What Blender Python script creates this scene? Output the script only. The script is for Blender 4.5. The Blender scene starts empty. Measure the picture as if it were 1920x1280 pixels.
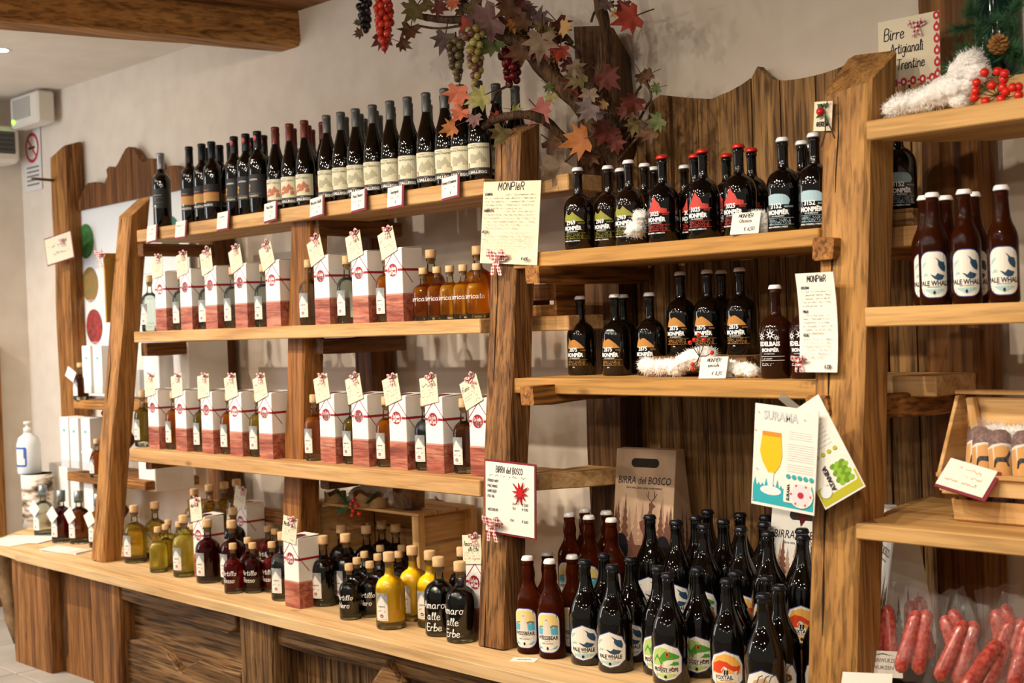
import bpy, bmesh, math, random
from mathutils import Vector, Matrix, noise
rnd = random.Random(11)
sc = bpy.context.scene
COL = sc.collection
# ------------------------------------------------------------------ camera
EYE = 1.48
FPX, YAW, PITCH, ROLL = 2550.0, 0.75914, -0.01476, -0.0353
_fw = Vector((-math.cos(YAW)*math.cos(PITCH), math.sin(YAW)*math.cos(PITCH), math.sin(PITCH)))
_rt0 = Vector((math.sin(YAW), math.cos(YAW), 0))
_up0 = _rt0.cross(_fw)
_rt = _rt0*math.cos(ROLL) + _up0*math.sin(ROLL)
_up = _up0*math.cos(ROLL) - _rt0*math.sin(ROLL)
cam_d = bpy.data.cameras.new('camera')
cam = bpy.data.objects.new('camera', cam_d); COL.objects.link(cam)
cam_d.sensor_width = 36; cam_d.lens = FPX/1920*36
cam_d.clip_start = 0.05; cam_d.clip_end = 60
cam_d.dof.use_dof = True; cam_d.dof.focus_distance = 3.95; cam_d.dof.aperture_fstop = 4.0
m = Matrix((_rt, _up, -_fw)).transposed().to_4x4(); m.translation = (0, 0, EYE)
cam.matrix_world = m
sc.camera = cam
# ------------------------------------------------------------------ world, exposure
w = bpy.data.worlds.new('room_ambience'); sc.world = w; w.use_nodes = True
w.node_tree.nodes['Background'].inputs[0].default_value = (1.0, 0.84, 0.68, 1)
w.node_tree.nodes['Background'].inputs[1].default_value = 0.17
sc.view_settings.view_transform = 'Standard'; sc.view_settings.look = 'None'
sc.view_settings.exposure = 0.6; sc.view_settings.gamma = 1.0
sc.view_settings.use_curve_mapping = False
sc.cycles.max_bounces = 10; sc.cycles.transparent_max_bounces = 24
sc.cycles.sample_clamp_indirect = 4.0
sc.cycles.blur_glossy = 0.0
# ------------------------------------------------------------------ lamps of the shop: ceiling spots out of view, aimed at the shelves
def spot(x, y, z, tx, ty, tz, watts, ang=1.35, col=(1, .85, .67), r=0.022, blend=.9):
    d = bpy.data.lights.new('ceiling_spot_light', 'SPOT'); d.energy = watts; d.color = col
    d.spot_size = ang; d.spot_blend = blend; d.shadow_soft_size = r
    o = bpy.data.objects.new('ceiling_spot_light', d); COL.objects.link(o)
    o.location = (x, y, z)
    o.rotation_euler = (Vector((tx, ty, tz))-Vector((x, y, z))).to_track_quat('-Z', 'Y').to_euler()
    return o
SPOTS = [(-6.95, 1.35, 2.70, -6.7, 3.1, .6, 75), (-6.5, 1.35, 2.70, -5.7, 2.85, .7, 95)]
for k in range(9): SPOTS.append((-5.75+.55*k, (1.35, 1.05)[k % 2], 2.70, -5.15+.5*k, 2.85, (.72, .95)[k % 2], (56 if k < 5 else 45)))
for s in SPOTS: spot(*s)
# small general ceiling lamps in the middle of the shop, behind the viewer
for x_, y_ in ((-6.2, -.2), (-5.0, .3), (-3.8, -.3), (-2.6, .3), (-1.5, -.4), (-.4, .4), (.6, -.5), (-4.4, -1.6), (-2.0, -1.7), (.2, -1.8)):
    spot(x_, y_, 2.62, x_*.9-.3, y_+1.6, .3, 15 if x_ < -3 else 20, ang=2.6, col=(1, .86, .70), r=.03, blend=.5)
# daylight from the shop window beyond the far end
dl = bpy.data.lights.new('window_daylight', 'AREA'); dl.energy = 26; dl.color = (.86, .92, 1.0); dl.shape = 'RECTANGLE'; dl.size = 1.0; dl.size_y = 1.6
wd_ = bpy.data.objects.new('window_daylight', dl); COL.objects.link(wd_); wd_.location = (-6.9, .5, 1.6)
wd_.rotation_euler = (Vector((-6.8, 3.3, 1.1))-wd_.location).to_track_quat('-Z', 'Y').to_euler()

# ------------------------------------------------------------------ pixel helpers (photograph 1920 x 1280 -> room)
def ray(px, py):
    return _rt*((px-960)/FPX) - _up*((py-640)/FPX) + _fw
def aty(px, py, Y):
    r = ray(px, py); q = r*(Y/r.y); return Vector((q.x, q.y, q.z+EYE))
def atz(px, py, z):
    r = ray(px, py); q = r*((z-EYE)/r.z); return Vector((q.x, q.y, q.z+EYE))
def atx(px, py, X):
    r = ray(px, py); q = r*(X/r.x); return Vector((q.x, q.y, q.z+EYE))

# ------------------------------------------------------------------ materials
def lin(h):
    h = h.lstrip('#'); c = [int(h[i:i+2], 16)/255 for i in (0, 2, 4)]
    return tuple((v/12.92 if v <= .04045 else ((v+.055)/1.055)**2.4) for v in c) + (1,)
MATS = {}
def mat(name, hexcol='ffffff', rough=.5, metal=0, trans=0, ior=1.45, spec=.5, sss=0, coat=0, emit=0, sheen=0, alpha=1):
    if name in MATS: return MATS[name]
    mt = bpy.data.materials.new(name); mt.use_nodes = True
    b = mt.node_tree.nodes['Principled BSDF']
    b.inputs['Base Color'].default_value = lin(hexcol); b.inputs['Roughness'].default_value = rough
    b.inputs['Metallic'].default_value = metal; b.inputs['Transmission Weight'].default_value = trans
    b.inputs['IOR'].default_value = ior; b.inputs['Specular IOR Level'].default_value = spec
    b.inputs['Coat Weight'].default_value = coat
    b.inputs['Sheen Weight'].default_value = sheen
    b.inputs['Alpha'].default_value = alpha
    if sss: b.inputs['Subsurface Weight'].default_value = sss; b.inputs['Subsurface Scale'].default_value = .01
    if emit: b.inputs['Emission Color'].default_value = lin(hexcol); b.inputs['Emission Strength'].default_value = emit
    mt.diffuse_color = lin(hexcol)
    MATS[name] = mt; return mt
def nodes_of(mt): return mt.node_tree.nodes, mt.node_tree.links, mt.node_tree.nodes['Principled BSDF']
def ramp(nt, stops):
    r = nt.nodes.new('ShaderNodeValToRGB'); e = r.color_ramp.elements
    while len(e) < len(stops): e.new(.5)
    for i, (p, c) in enumerate(stops): e[i].position = p; e[i].color = lin(c) if isinstance(c, str) else c
    return r
def wood(name, axis, light, mid, dark, scale=22, rough=.62, streak=.5, bump=.35, stretch=.05):
    if name in MATS: return MATS[name]
    mt = mat(name, mid, rough); N, L, b = nodes_of(mt); nt = mt.node_tree
    tc = N.new('ShaderNodeTexCoord'); oi = N.new('ShaderNodeObjectInfo')
    mul = N.new('ShaderNodeMath'); mul.operation = 'MULTIPLY'; mul.inputs[1].default_value = 37.0
    L.new(oi.outputs['Random'], mul.inputs[0])
    add = N.new('ShaderNodeVectorMath'); add.operation = 'ADD'
    L.new(tc.outputs['Object'], add.inputs[0]); L.new(mul.outputs[0], add.inputs[1])
    mp = N.new('ShaderNodeMapping'); s = [scale]*3; s['xyz'.index(axis)] = scale*stretch
    mp.inputs['Scale'].default_value = s; L.new(add.outputs[0], mp.inputs[0])
    n1 = N.new('ShaderNodeTexNoise'); n1.inputs['Scale'].default_value = 1.0; n1.inputs['Detail'].default_value = 6
    n1.inputs['Roughness'].default_value = .62; n1.inputs['Distortion'].default_value = .5
    L.new(mp.outputs[0], n1.inputs['Vector'])
    r1 = ramp(nt, [(.30, dark), (.47, mid), (.68, light)]); L.new(n1.outputs['Fac'], r1.inputs[0])
    # growth-ring lines
    n2 = N.new('ShaderNodeTexNoise'); n2.inputs['Scale'].default_value = 4.2; n2.inputs['Detail'].default_value = 3
    n2.inputs['Distortion'].default_value = .25
    L.new(mp.outputs[0], n2.inputs['Vector'])
    r2 = ramp(nt, [(.38, (1-streak, 1-streak, 1-streak, 1)), (.52, (1, 1, 1, 1))]); L.new(n2.outputs['Fac'], r2.inputs[0])
    mx = N.new('ShaderNodeMixRGB'); mx.blend_type = 'MULTIPLY'; mx.inputs[0].default_value = 1
    L.new(r1.outputs[0], mx.inputs[1]); L.new(r2.outputs[0], mx.inputs[2])
    # knots
    mk = N.new('ShaderNodeMapping'); sk = [4.0]*3; sk['xyz'.index(axis)] = 1.7; mk.inputs['Scale'].default_value = sk
    L.new(add.outputs[0], mk.inputs[0])
    vo = N.new('ShaderNodeTexVoronoi'); vo.inputs['Scale'].default_value = 1.6; L.new(mk.outputs[0], vo.inputs['Vector'])
    rk = ramp(nt, [(.0, (.25, .2, .16, 1)), (.035, (.45, .4, .36, 1)), (.09, (1, 1, 1, 1))]); L.new(vo.outputs['Distance'], rk.inputs[0])
    m2 = N.new('ShaderNodeMixRGB'); m2.blend_type = 'MULTIPLY'; m2.inputs[0].default_value = .75
    L.new(mx.outputs[0], m2.inputs[1]); L.new(rk.outputs[0], m2.inputs[2])
    L.new(m2.outputs[0], b.inputs['Base Color'])
    bp = N.new('ShaderNodeBump'); bp.inputs['Strength'].default_value = bump; bp.inputs['Distance'].default_value = .004
    L.new(n2.outputs['Fac'], bp.inputs['Height']); L.new(bp.outputs[0], b.inputs['Normal'])
    b.inputs['Specular IOR Level'].default_value = .3
    return mt
def noisy(name, c1, c2, scale=30, rough=.6, bump=0, detail=4, **k):
    if name in MATS: return MATS[name]
    mt = mat(name, c1, rough, **k); N, L, b = nodes_of(mt)
    tc = N.new('ShaderNodeTexCoord'); n = N.new('ShaderNodeTexNoise'); n.inputs['Scale'].default_value = scale; n.inputs['Detail'].default_value = detail
    L.new(tc.outputs['Object'], n.inputs['Vector'])
    r = ramp(mt.node_tree, [(.35, c1), (.65, c2)]); L.new(n.outputs['Fac'], r.inputs[0]); L.new(r.outputs[0], b.inputs['Base Color'])
    if bump:
        bp = N.new('ShaderNodeBump'); bp.inputs['Strength'].default_value = bump; bp.inputs['Distance'].default_value = .004
        L.new(n.outputs['Fac'], bp.inputs['Height']); L.new(bp.outputs[0], b.inputs['Normal'])
    return mt
def weave(name, c1, c2, scale=400, rough=.85):          # gingham / burlap: two crossing stripe waves
    if name in MATS: return MATS[name]
    mt = mat(name, c1, rough); N, L, b = nodes_of(mt)
    tc = N.new('ShaderNodeTexCoord')
    outs = []
    for d in ('X', 'Z'):
        wv = N.new('ShaderNodeTexWave'); wv.bands_direction = d; wv.inputs['Scale'].default_value = scale/20; wv.inputs['Distortion'].default_value = .0
        L.new(tc.outputs['Object'], wv.inputs['Vector'])
        r = ramp(mt.node_tree, [(.48, (0, 0, 0, 1)), (.52, (1, 1, 1, 1))]); L.new(wv.outputs['Fac'], r.inputs[0]); outs.append(r)
    ad = N.new('ShaderNodeMixRGB'); ad.blend_type = 'MIX'; ad.inputs[0].default_value = .5
    L.new(outs[0].outputs[0], ad.inputs[1]); L.new(outs[1].outputs[0], ad.inputs[2])
    rr = ramp(mt.node_tree, [(0, c1), (1, c2)]); L.new(ad.outputs[0], rr.inputs[0]); L.new(rr.outputs[0], b.inputs['Base Color'])
    return mt
def thin_glass(name, hexcol='f4fbf6', tint=1.0):
    """clear bottle wall: see-through with a fresnel gloss"""
    if name in MATS: return MATS[name]
    mt = bpy.data.materials.new(name); mt.use_nodes = True; nt = mt.node_tree; N, L = nt.nodes, nt.links
    N.clear(); out = N.new('ShaderNodeOutputMaterial'); tr = N.new('ShaderNodeBsdfTransparent'); tr.inputs[0].default_value = lin(hexcol)
    gl = N.new('ShaderNodeBsdfGlossy'); gl.inputs['Roughness'].default_value = .03
    fr = N.new('ShaderNodeFresnel'); fr.inputs[0].default_value = 1.5
    mx = N.new('ShaderNodeMixShader'); L.new(fr.outputs[0], mx.inputs[0]); L.new(tr.outputs[0], mx.inputs[1]); L.new(gl.outputs[0], mx.inputs[2])
    L.new(mx.outputs[0], out.inputs[0]); MATS[name] = mt; return mt
def cling(name, white=.12, rough=.12, bump=0):
    """crinkled clear film: see-through, a little milky, shiny"""
    mt = bpy.data.materials.new(name); mt.use_nodes = True; nt = mt.node_tree; N, L = nt.nodes, nt.links
    N.clear(); out = N.new('ShaderNodeOutputMaterial'); tr = N.new('ShaderNodeBsdfTransparent'); df = N.new('ShaderNodeBsdfDiffuse'); df.inputs[0].default_value = (.85, .85, .87, 1)
    gl = N.new('ShaderNodeBsdfGlossy'); gl.inputs['Roughness'].default_value = rough
    m1 = N.new('ShaderNodeMixShader'); m1.inputs[0].default_value = white; L.new(tr.outputs[0], m1.inputs[1]); L.new(df.outputs[0], m1.inputs[2])
    m2 = N.new('ShaderNodeMixShader'); m2.inputs[0].default_value = .06; L.new(m1.outputs[0], m2.inputs[1]); L.new(gl.outputs[0], m2.inputs[2]); L.new(m2.outputs[0], out.inputs[0])
    t = N.new('ShaderNodeTexNoise'); t.inputs['Scale'].default_value = 70; t.inputs['Detail'].default_value = 4; b = N.new('ShaderNodeBump'); b.inputs['Strength'].default_value = .8; b.inputs['Distance'].default_value = .006
    L.new(t.outputs['Fac'], b.inputs['Height']); L.new(b.outputs[0], gl.inputs['Normal']); MATS[name] = mt; return mt
def liquid(name, hexcol, trans=.8, rough=.05):
    """see-through coloured drink: tinted clear body, some scatter, glossy skin"""
    if trans < .5: return mat(name, hexcol, rough, spec=.5)
    mt = bpy.data.materials.new(name); mt.use_nodes = True; nt = mt.node_tree; N, L = nt.nodes, nt.links
    N.clear(); out = N.new('ShaderNodeOutputMaterial'); tr = N.new('ShaderNodeBsdfTransparent'); tr.inputs[0].default_value = tuple(v**.55 for v in lin(hexcol)[:3])+(1,)
    tl = N.new('ShaderNodeBsdfTranslucent'); tl.inputs[0].default_value = lin(hexcol); df = N.new('ShaderNodeBsdfDiffuse'); df.inputs[0].default_value = lin(hexcol)
    m1 = N.new('ShaderNodeMixShader'); m1.inputs[0].default_value = .5; L.new(tl.outputs[0], m1.inputs[1]); L.new(df.outputs[0], m1.inputs[2])
    m2 = N.new('ShaderNodeMixShader'); m2.inputs[0].default_value = 1-trans; L.new(tr.outputs[0], m2.inputs[1]); L.new(m1.outputs[0], m2.inputs[2])
    L.new(m2.outputs[0], out.inputs[0]); MATS[name] = mt; return mt

WL = {a: wood('board_'+a, a, 'd8b07c', 'c49862', 'a67846', 20, streak=.22, bump=.12) for a in 'xy'}          # planed shelf boards
WT = wood('worktop_wood', 'x', 'e6c698', 'd8b27e', 'bd9058', 14, streak=.2, bump=.1)
WP = {a: wood('old_beam_'+a, a, 'b5803f', '946130', '5f3b1a', 26, streak=.55, bump=.6) for a in 'xyz'}         # hewn posts
WR = {a: wood('rear_beam_'+a, a, '8a5a2c', '6b421e', '40260f', 24, streak=.5, bump=.5) for a in 'xyz'}
WB = wood('weathered_plank', 'z', 'ba9058', '8e683e', '523a20', 30, streak=.6, bump=.7)
WG = {a: wood('grey_plank_'+a, a, 'a07a50', '75532f', '402915', 24, streak=.7, bump=1.0) for a in 'xz'}
WC = {a: wood('crate_pine_'+a, a, 'e2bc85', 'd0a266', 'b5854c', 18, streak=.2, bump=.1) for a in 'xyz'}
PAPER = mat('card_paper', 'e2d8bd', .7); WHITEP = mat('white_paper', 'e9e6dc', .6)
INK = mat('dark_ink', '1c1a28', .6); GREYINK = mat('grey_ink', '6e6a5e', .7); MAROON = mat('maroon_card', '7a1526', .6)
REDPRINT = mat('red_print', '9c1626', .5); WHITEINK = mat('white_ink', 'f4f4f0', .5)
CORK = noisy('cork_wood', 'e0bd8c', 'cfa673', 60, .6)
GING = weave('gingham_ribbon', 'f3dcd8', '9a1626', 640)
BURLAP = weave('burlap', 'caa873', '8f6d3e', 2400)
COTTON = mat('cotton_wool', 'f2f1ee', .95, sheen=.4)
# ------------------------------------------------------------------ mesh builder
class MB:
    def __init__(s): s.v = []; s.f = []; s.m = []; s.s = []
    def add(s, vs, fs, mi=0, smooth=False):
        o = len(s.v); s.v += [tuple(v) for v in vs]
        for f in fs: s.f.append([o+i for i in f]); s.m.append(mi); s.s.append(smooth)
        return s
    def box(s, c, d, mi=0, rot=None):
        x, y, z = (k/2 for k in d); vs = [Vector((a*x, b*y, e*z)) for e in (-1, 1) for b in (-1, 1) for a in (-1, 1)]
        if rot is not None: vs = [rot @ v for v in vs]
        c = Vector(c)
        return s.add([v+c for v in vs], [(0, 2, 3, 1), (4, 5, 7, 6), (0, 1, 5, 4), (2, 6, 7, 3), (0, 4, 6, 2), (1, 3, 7, 5)], mi)
    def lathe(s, prof, seg=24, mi=0, smooth=True, closed=False, c=(0, 0, 0), flute=None):
        vs = []
        for (r, z) in prof:
            for k in range(seg):
                a = 2*math.pi*k/seg; rr = r
                if flute and r > flute[0]: rr = r+(flute[1] if k % 2 else 0)
                vs.append((c[0]+rr*math.cos(a), c[1]+rr*math.sin(a), c[2]+z))
        fs = []; n = len(prof)
        for i in range(n-1):
            for k in range(seg):
                k2 = (k+1) % seg; fs.append((i*seg+k, i*seg+k2, (i+1)*seg+k2, (i+1)*seg+k))
        if prof[0][0] > 1e-5: fs.append(tuple(reversed(range(seg))))
        if prof[-1][0] > 1e-5: fs.append(tuple((n-1)*seg+k for k in range(seg)))
        return s.add(vs, fs, mi, smooth)
    def tube(s, pts, rad, seg=8, mi=0, smooth=True, jit=0):
        pts = [Vector(p) for p in pts]; n = len(pts); vs = []
        if not hasattr(rad, '__len__'): rad = [rad]*n
        up = Vector((0, 0, 1)); pa = None
        for i, p in enumerate(pts):
            t = (pts[min(i+1, n-1)]-pts[max(i-1, 0)]).normalized()
            if pa is None: pa = t.cross(up if abs(t.z) < .9 else Vector((1, 0, 0))).normalized()
            pa = (pa-t*pa.dot(t)).normalized(); pb = t.cross(pa)
            for k in range(seg):
                a = 2*math.pi*k/seg; r = rad[i]*(1+(rnd.uniform(-jit, jit) if jit else 0))
                vs.append(p+pa*(r*math.cos(a))+pb*(r*math.sin(a)))
        fs = [(i*seg+k, i*seg+(k+1) % seg, (i+1)*seg+(k+1) % seg, (i+1)*seg+k) for i in range(n-1) for k in range(seg)]
        fs += [tuple(reversed(range(seg))), tuple((n-1)*seg+k for k in range(seg))]
        return s.add(vs, fs, mi, smooth)
    def prism(s, poly, a, b, axis='y', mi=0):
        """extrude a 2-D outline between a and b along axis"""
        def P(u, v, d): return {'y': (u, d, v), 'z': (u, v, d), 'x': (d, u, v)}[axis]
        n = len(poly); vs = [P(u, v, a) for u, v in poly]+[P(u, v, b) for u, v in poly]
        fs = [tuple(range(n)), tuple(reversed(range(n, 2*n)))]+[(i, n+i, n+(i+1) % n, (i+1) % n) for i in range(n)]
        return s.add(vs, fs, mi)
    def hewn(s, p0, p1, wx, wd, mi=0, n=9, amp=.004, cut=(0, 0, 0, 0), side=None, bev=.18):
        """rough beam from p0 to p1, wx wide (along side) and wd deep; cut: raise of the top end at its corners"""
        p0, p1 = Vector(p0), Vector(p1); t = (p1-p0).normalized()
        sx = Vector(side) if side else Vector((1, 0, 0)); sx = (sx-t*sx.dot(t)).normalized(); sd = t.cross(sx)
        if sd.y < 0 and abs(t.z) > .5: sd = -sd
        b = bev; prof = [(-1, -1+b), (-1+b, -1), (1-b, -1), (1, -1+b), (1, 1-b), (1-b, 1), (-1+b, 1), (-1, 1-b)]; vs = []
        sd0 = rnd.uniform(0, 90)
        for i in range(n):
            q = p0.lerp(p1, i/(n-1))
            for k, (u, v) in enumerate(prof):
                ja = noise.noise(Vector((i*.45, k*1.3, sd0)))*amp; jb = noise.noise(Vector((i*.45, k*1.3+9, sd0)))*amp
                lift = 0
                if i == n-1: lift = cut[0]*(1-u)/2*(1-v)/2+cut[1]*(1+u)/2*(1-v)/2+cut[2]*(1+u)/2*(1+v)/2+cut[3]*(1-u)/2*(1+v)/2
                vs.append(q+sx*(u*wx/2+ja)+sd*(v*wd/2+jb)+t*lift)
        m8 = 8; fs = [(i*m8+k, i*m8+(k+1) % m8, (i+1)*m8+(k+1) % m8, (i+1)*m8+k) for i in range(n-1) for k in range(m8)]
        fs += [tuple(reversed(range(m8))), tuple((n-1)*m8+k for k in range(m8))]
        return s.add(vs, fs, mi)
    def mesh(s, name, mats, bevel=0, off=None):
        me = bpy.data.meshes.new(name); vs = s.v
        if off is not None: vs = [(v[0]-off[0], v[1]-off[1], v[2]-off[2]) for v in vs]
        me.from_pydata(vs, [], s.f)
        for mt in (mats if isinstance(mats, (list, tuple)) else [mats]): me.materials.append(mt)
        for p, mi, sm in zip(me.polygons, s.m, s.s): p.material_index = mi; p.use_smooth = sm
        bm = bmesh.new(); bm.from_mesh(me)
        if bevel:
            bmesh.ops.bevel(bm, geom=bm.edges[:], offset=bevel, segments=1, affect='EDGES', clamp_overlap=True)
        bmesh.ops.recalc_face_normals(bm, faces=bm.faces[:]); bm.to_mesh(me); bm.free()
        return me
# ------------------------------------------------------------------ scene objects
def setp(o, label=None, cat=None, group=None, kind=None):
    if label: o['label'] = label
    if cat: o['category'] = cat
    if group: o['group'] = group
    if kind: o['kind'] = kind
    return o
def thing(name, label, cat, loc=(0, 0, 0), rz=0, group=None):
    o = bpy.data.objects.new(name, None); COL.objects.link(o); o.empty_display_size = .05
    o.location = loc; o.rotation_euler = (0, 0, rz); return setp(o, label, cat, group)
def obj(name, me, parent=None, loc=None, rot=None, label=None, cat=None, group=None, kind=None):
    o = bpy.data.objects.new(name, me); COL.objects.link(o)
    if parent: o.parent = parent
    if loc is not None: o.location = loc
    if rot is not None: o.rotation_euler = rot
    return setp(o, label, cat, group, kind)
def wpart(name, mb, mats, root, bevel=0, label=None, kind=None):
    """part modelled in room coordinates under an unrotated root"""
    off = root.location
    if root.parent: off = root.parent.location+root.location
    return obj(name, mb.mesh(name, mats, bevel, off), root, label=label, kind=kind)
ORD = ['first', 'second', 'third', 'fourth', 'fifth', 'sixth', 'seventh', 'eighth', 'ninth', 'tenth', 'eleventh', 'twelfth', 'thirteenth', 'fourteenth', 'fifteenth', 'sixteenth', 'seventeenth', 'eighteenth', 'nineteenth', 'twentieth']

# ------------------------------------------------------------------ single-stroke handwriting and printed lettering
_G = '''A 0,0 3,10 6,0|1.2,4 4.8,4
B 0,0 0,10 4,10 5.2,8 4,5.6 0,5.3|4,5.6 6,3.2 4.5,0 0,0
C 6,8.5 3.5,10 1,8 0,5 1,2 3.5,0 6,1.5
D 0,0 0,10 3.5,9.6 6,6.5 6,3.5 3.5,.4 0,0
E 5.5,10 0,10 0,0 5.5,0|0,5.2 4.5,5.2
F 5.5,10 0,10 0,0|0,5.2 4.5,5.2
G 6,8.5 3.5,10 1,8 0,5 1,2 3.5,0 6,1.5 6,4.5 3.5,4.5
H 0,0 0,10|6,0 6,10|0,5 6,5
I 1,0 1,10
J 4,10 4,2 2.5,0 0,1.5
K 0,0 0,10|5.5,10 0,4.5|1.8,6 6,0
L 0,10 0,0 5,0
M 0,0 .8,10 3.5,3 6.2,10 7,0
N 0,0 0,10 6,0 6,10
O 3,0 .5,2 0,5 .5,8 3,10 5.5,8 6,5 5.5,2 3,0
P 0,0 0,10 4.5,10 6,7.5 4.5,5 0,4.6
Q 3,0 .5,2 0,5 .5,8 3,10 5.5,8 6,5 5.5,2 3,0|4,2 6.4,-1
R 0,0 0,10 4.5,10 6,7.6 4.5,5.2 0,5|3,5 6,0
S 5.5,8.8 3,10 .6,8.3 1.5,5.8 4.6,4.4 5.6,2 3,0 0,1.3
T 0,10 6,10|3,10 3,0
U 0,10 0,3 1.5,.3 4.5,.3 6,3 6,10
V 0,10 3,0 6,10
W 0,10 1.8,0 4,7 6.2,0 8,10
X 0,0 6,10|0,10 6,0
Y 0,10 3,5 6,10|3,5 3,0
Z 0,10 6,10 0,0 6,0
a 4.6,5.2 2.2,5.8 .4,4 .3,1.6 2,0 4,1.2 4.6,5.2 4.8,1 6,.2
b 0,0 .6,10 1.6,10 .6,4 3,5.6 4.6,4 4.4,1.2 2.2,0 .2,.8
c 4.4,4.8 2.4,5.8 .4,4 .4,1.5 2.2,0 4.6,1
d 4.6,5 2.2,5.7 .4,4 .4,1.4 2.2,0 4.3,1.4 4.8,10 4.8,1 5.6,.2
e .4,2.8 4.2,3.4 3.6,5.3 1.8,5.6 .3,3.4 1,.6 2.8,0 5,1.2
f 4.6,9.2 3,10 2,8 2,0|.4,5.6 4.2,5.6
g 4.6,5.2 2.2,5.8 .4,4 .4,1.8 2.2,.6 4.2,1.8 4.6,5.4 4.4,-2.4 2.2,-4 .4,-2.6
h 0,0 .4,10|.2,3.4 2.6,5.8 4.4,4.4 4.6,0
i .6,5.6 .6,.8 1.8,.2|.6,7.4 .8,7.8
l .4,3 2.2,8.6 1.4,10 .6,8.6 .8,1.2 2.2,.2
j 2,5.6 2,-2.6 .4,-3.6
k 0,0 .2,10|4,5.6 .2,2.8 4.2,0
m 0,0 .2,5.6|.2,3.8 1.8,5.7 3,4.4 3,0|3,3.8 4.8,5.7 6,4.4 6.2,.6 7,.1
n 0,0 .2,5.6|.2,3.8 2.4,5.7 4,4.4 4.2,.6 5,.1
o 2.4,0 .4,1.4 .4,4.2 2.4,5.7 4.3,4.2 4.3,1.4 2.4,0|3.6,5.2 5.2,5
p .2,-4 .2,5.6|.2,3.8 2.6,5.8 4.5,4 4.2,1.2 2.2,0 .3,1.2
q 4.4,5.4 2.2,5.8 .4,4 .4,1.5 2.2,0 4.2,1.2|4.5,5.6 4.5,-4
r .2,0 .4,5.6|.4,3.6 2,5.6 3.8,5.2
s 3.6,5 2,5.8 .6,4.6 3,2.6 3.6,1 1.8,0 0,.8
t 1.6,9 1.4,1.2 2.6,0 3.8,.8|0,6 3.4,6.4
u .2,5.6 .4,1.2 2,0 4,1.6 4.3,5.6 4.4,1 5.4,.1
v 0,5.6 2,0 4.2,5.6
w 0,5.6 1.6,0 3.2,4.6 4.8,0 6.4,5.6
x 0,0 4,5.6|0,5.6 4,0
y .2,5.6 .6,1.6 2.4,.8 4.2,5.6|4.2,5.6 2.6,-2.6 .6,-3.8
z 0,5.6 4,5.6 0,0 4.4,0
0 3,0 .5,2 0,5 .5,8 3,10 5.5,8 6,5 5.5,2 3,0
1 .6,8 2.4,10 2.4,0
2 .4,8 2.5,10 5,8.5 4.4,5.5 0,0 5.5,0
3 .5,9 3,10 5,8 3,5.5 5.4,3 3,0 .2,1.2
4 4.4,0 4.4,10 0,3.4 6,3.4
5 5.2,10 .8,10 .4,5.6 3.4,6 5.4,3.6 4,.6 .4,.4
6 5,9.4 2,8 .2,4 1,.8 3.4,0 5.4,2.2 4.4,5 .6,4.2
7 0,10 5.5,10 2,0
8 3,5.4 .8,7.6 3,10 5.2,7.6 3,5.4 .3,2.6 3,0 5.7,2.6 3,5.4
9 5.2,6 2.4,4.8 .4,7 2.4,10 5,9 5.3,6 3,0
, .8,1 .2,-1.6
. .4,0 .8,.4
: .5,1 .8,1.4|.5,5 .8,5.4
- .4,4 3.6,4
/ 0,0 4,10
\u20ac 6,8.6 4,10 1.8,8 1.4,5 1.8,2 4,0 6,1.2|0,6 4.2,6|0,4.2 4,4.2
| 0,0 0,10'''
GLY = {}
for ln in _G.split('\n'):
    ch, rest = ln[0], ln[2:]
    if ch == '|': continue
    GLY[ch] = [[tuple(map(float, p.split(','))) for p in st.split()] for st in rest.split('|')]
for a_, b_, acc in (('\u00cb', 'E', 'd'), ('\u00eb', 'e', 'd'), ('\u00e8', 'e', 'g'), ('\u00fc', 'u', 'd')):
    top = 12 if b_ == 'E' else 7.4
    GLY[a_] = GLY[b_]+([[(1.2, top), (1.5, top+.5)], [(3.6, top), (3.9, top+.5)]] if acc == 'd' else [[(1.2, top+1.4), (2.6, top)]])
def smooth_line(pts):
    if len(pts) < 3: return pts
    out = []
    n = len(pts)
    for i in range(n-1):
        p0, p1, p2, p3 = pts[max(i-1, 0)], pts[i], pts[i+1], pts[min(i+2, n-1)]
        for t in (0, .5):
            out.append(tuple(.5*((2*p1[k])+(-p0[k]+p2[k])*t+(2*p0[k]-5*p1[k]+4*p2[k]-p3[k])*t*t+(-p0[k]+3*p1[k]-3*p2[k]+p3[k])*t**3) for k in (0, 1)))
    return out+[pts[-1]]
_TX = {}
def glyph_mesh(s, bold, shear):
    k = (s, bold, shear)
    if k in _TX: return _TX[k]
    cu = bpy.data.curves.new('lettering', 'FONT'); cu.body = s; cu.size = 1; cu.resolution_u = 2; cu.offset = bold; cu.shear = shear
    ob = bpy.data.objects.new('lettering', cu); COL.objects.link(ob)
    dg = bpy.context.evaluated_depsgraph_get(); ev = ob.evaluated_get(dg); me = ev.to_mesh()
    vs = [(v.co.x, v.co.y) for v in me.vertices]; fs = [tuple(p.vertices) for p in me.polygons]; ev.to_mesh_clear()
    bpy.data.objects.remove(ob); bpy.data.curves.remove(cu)
    wd = max((v[0] for v in vs), default=0); lo = min((v[0] for v in vs), default=0)
    vs = [(x-lo, y) for x, y in vs]; _TX[k] = (vs, fs, wd-lo); return _TX[k]
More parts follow.
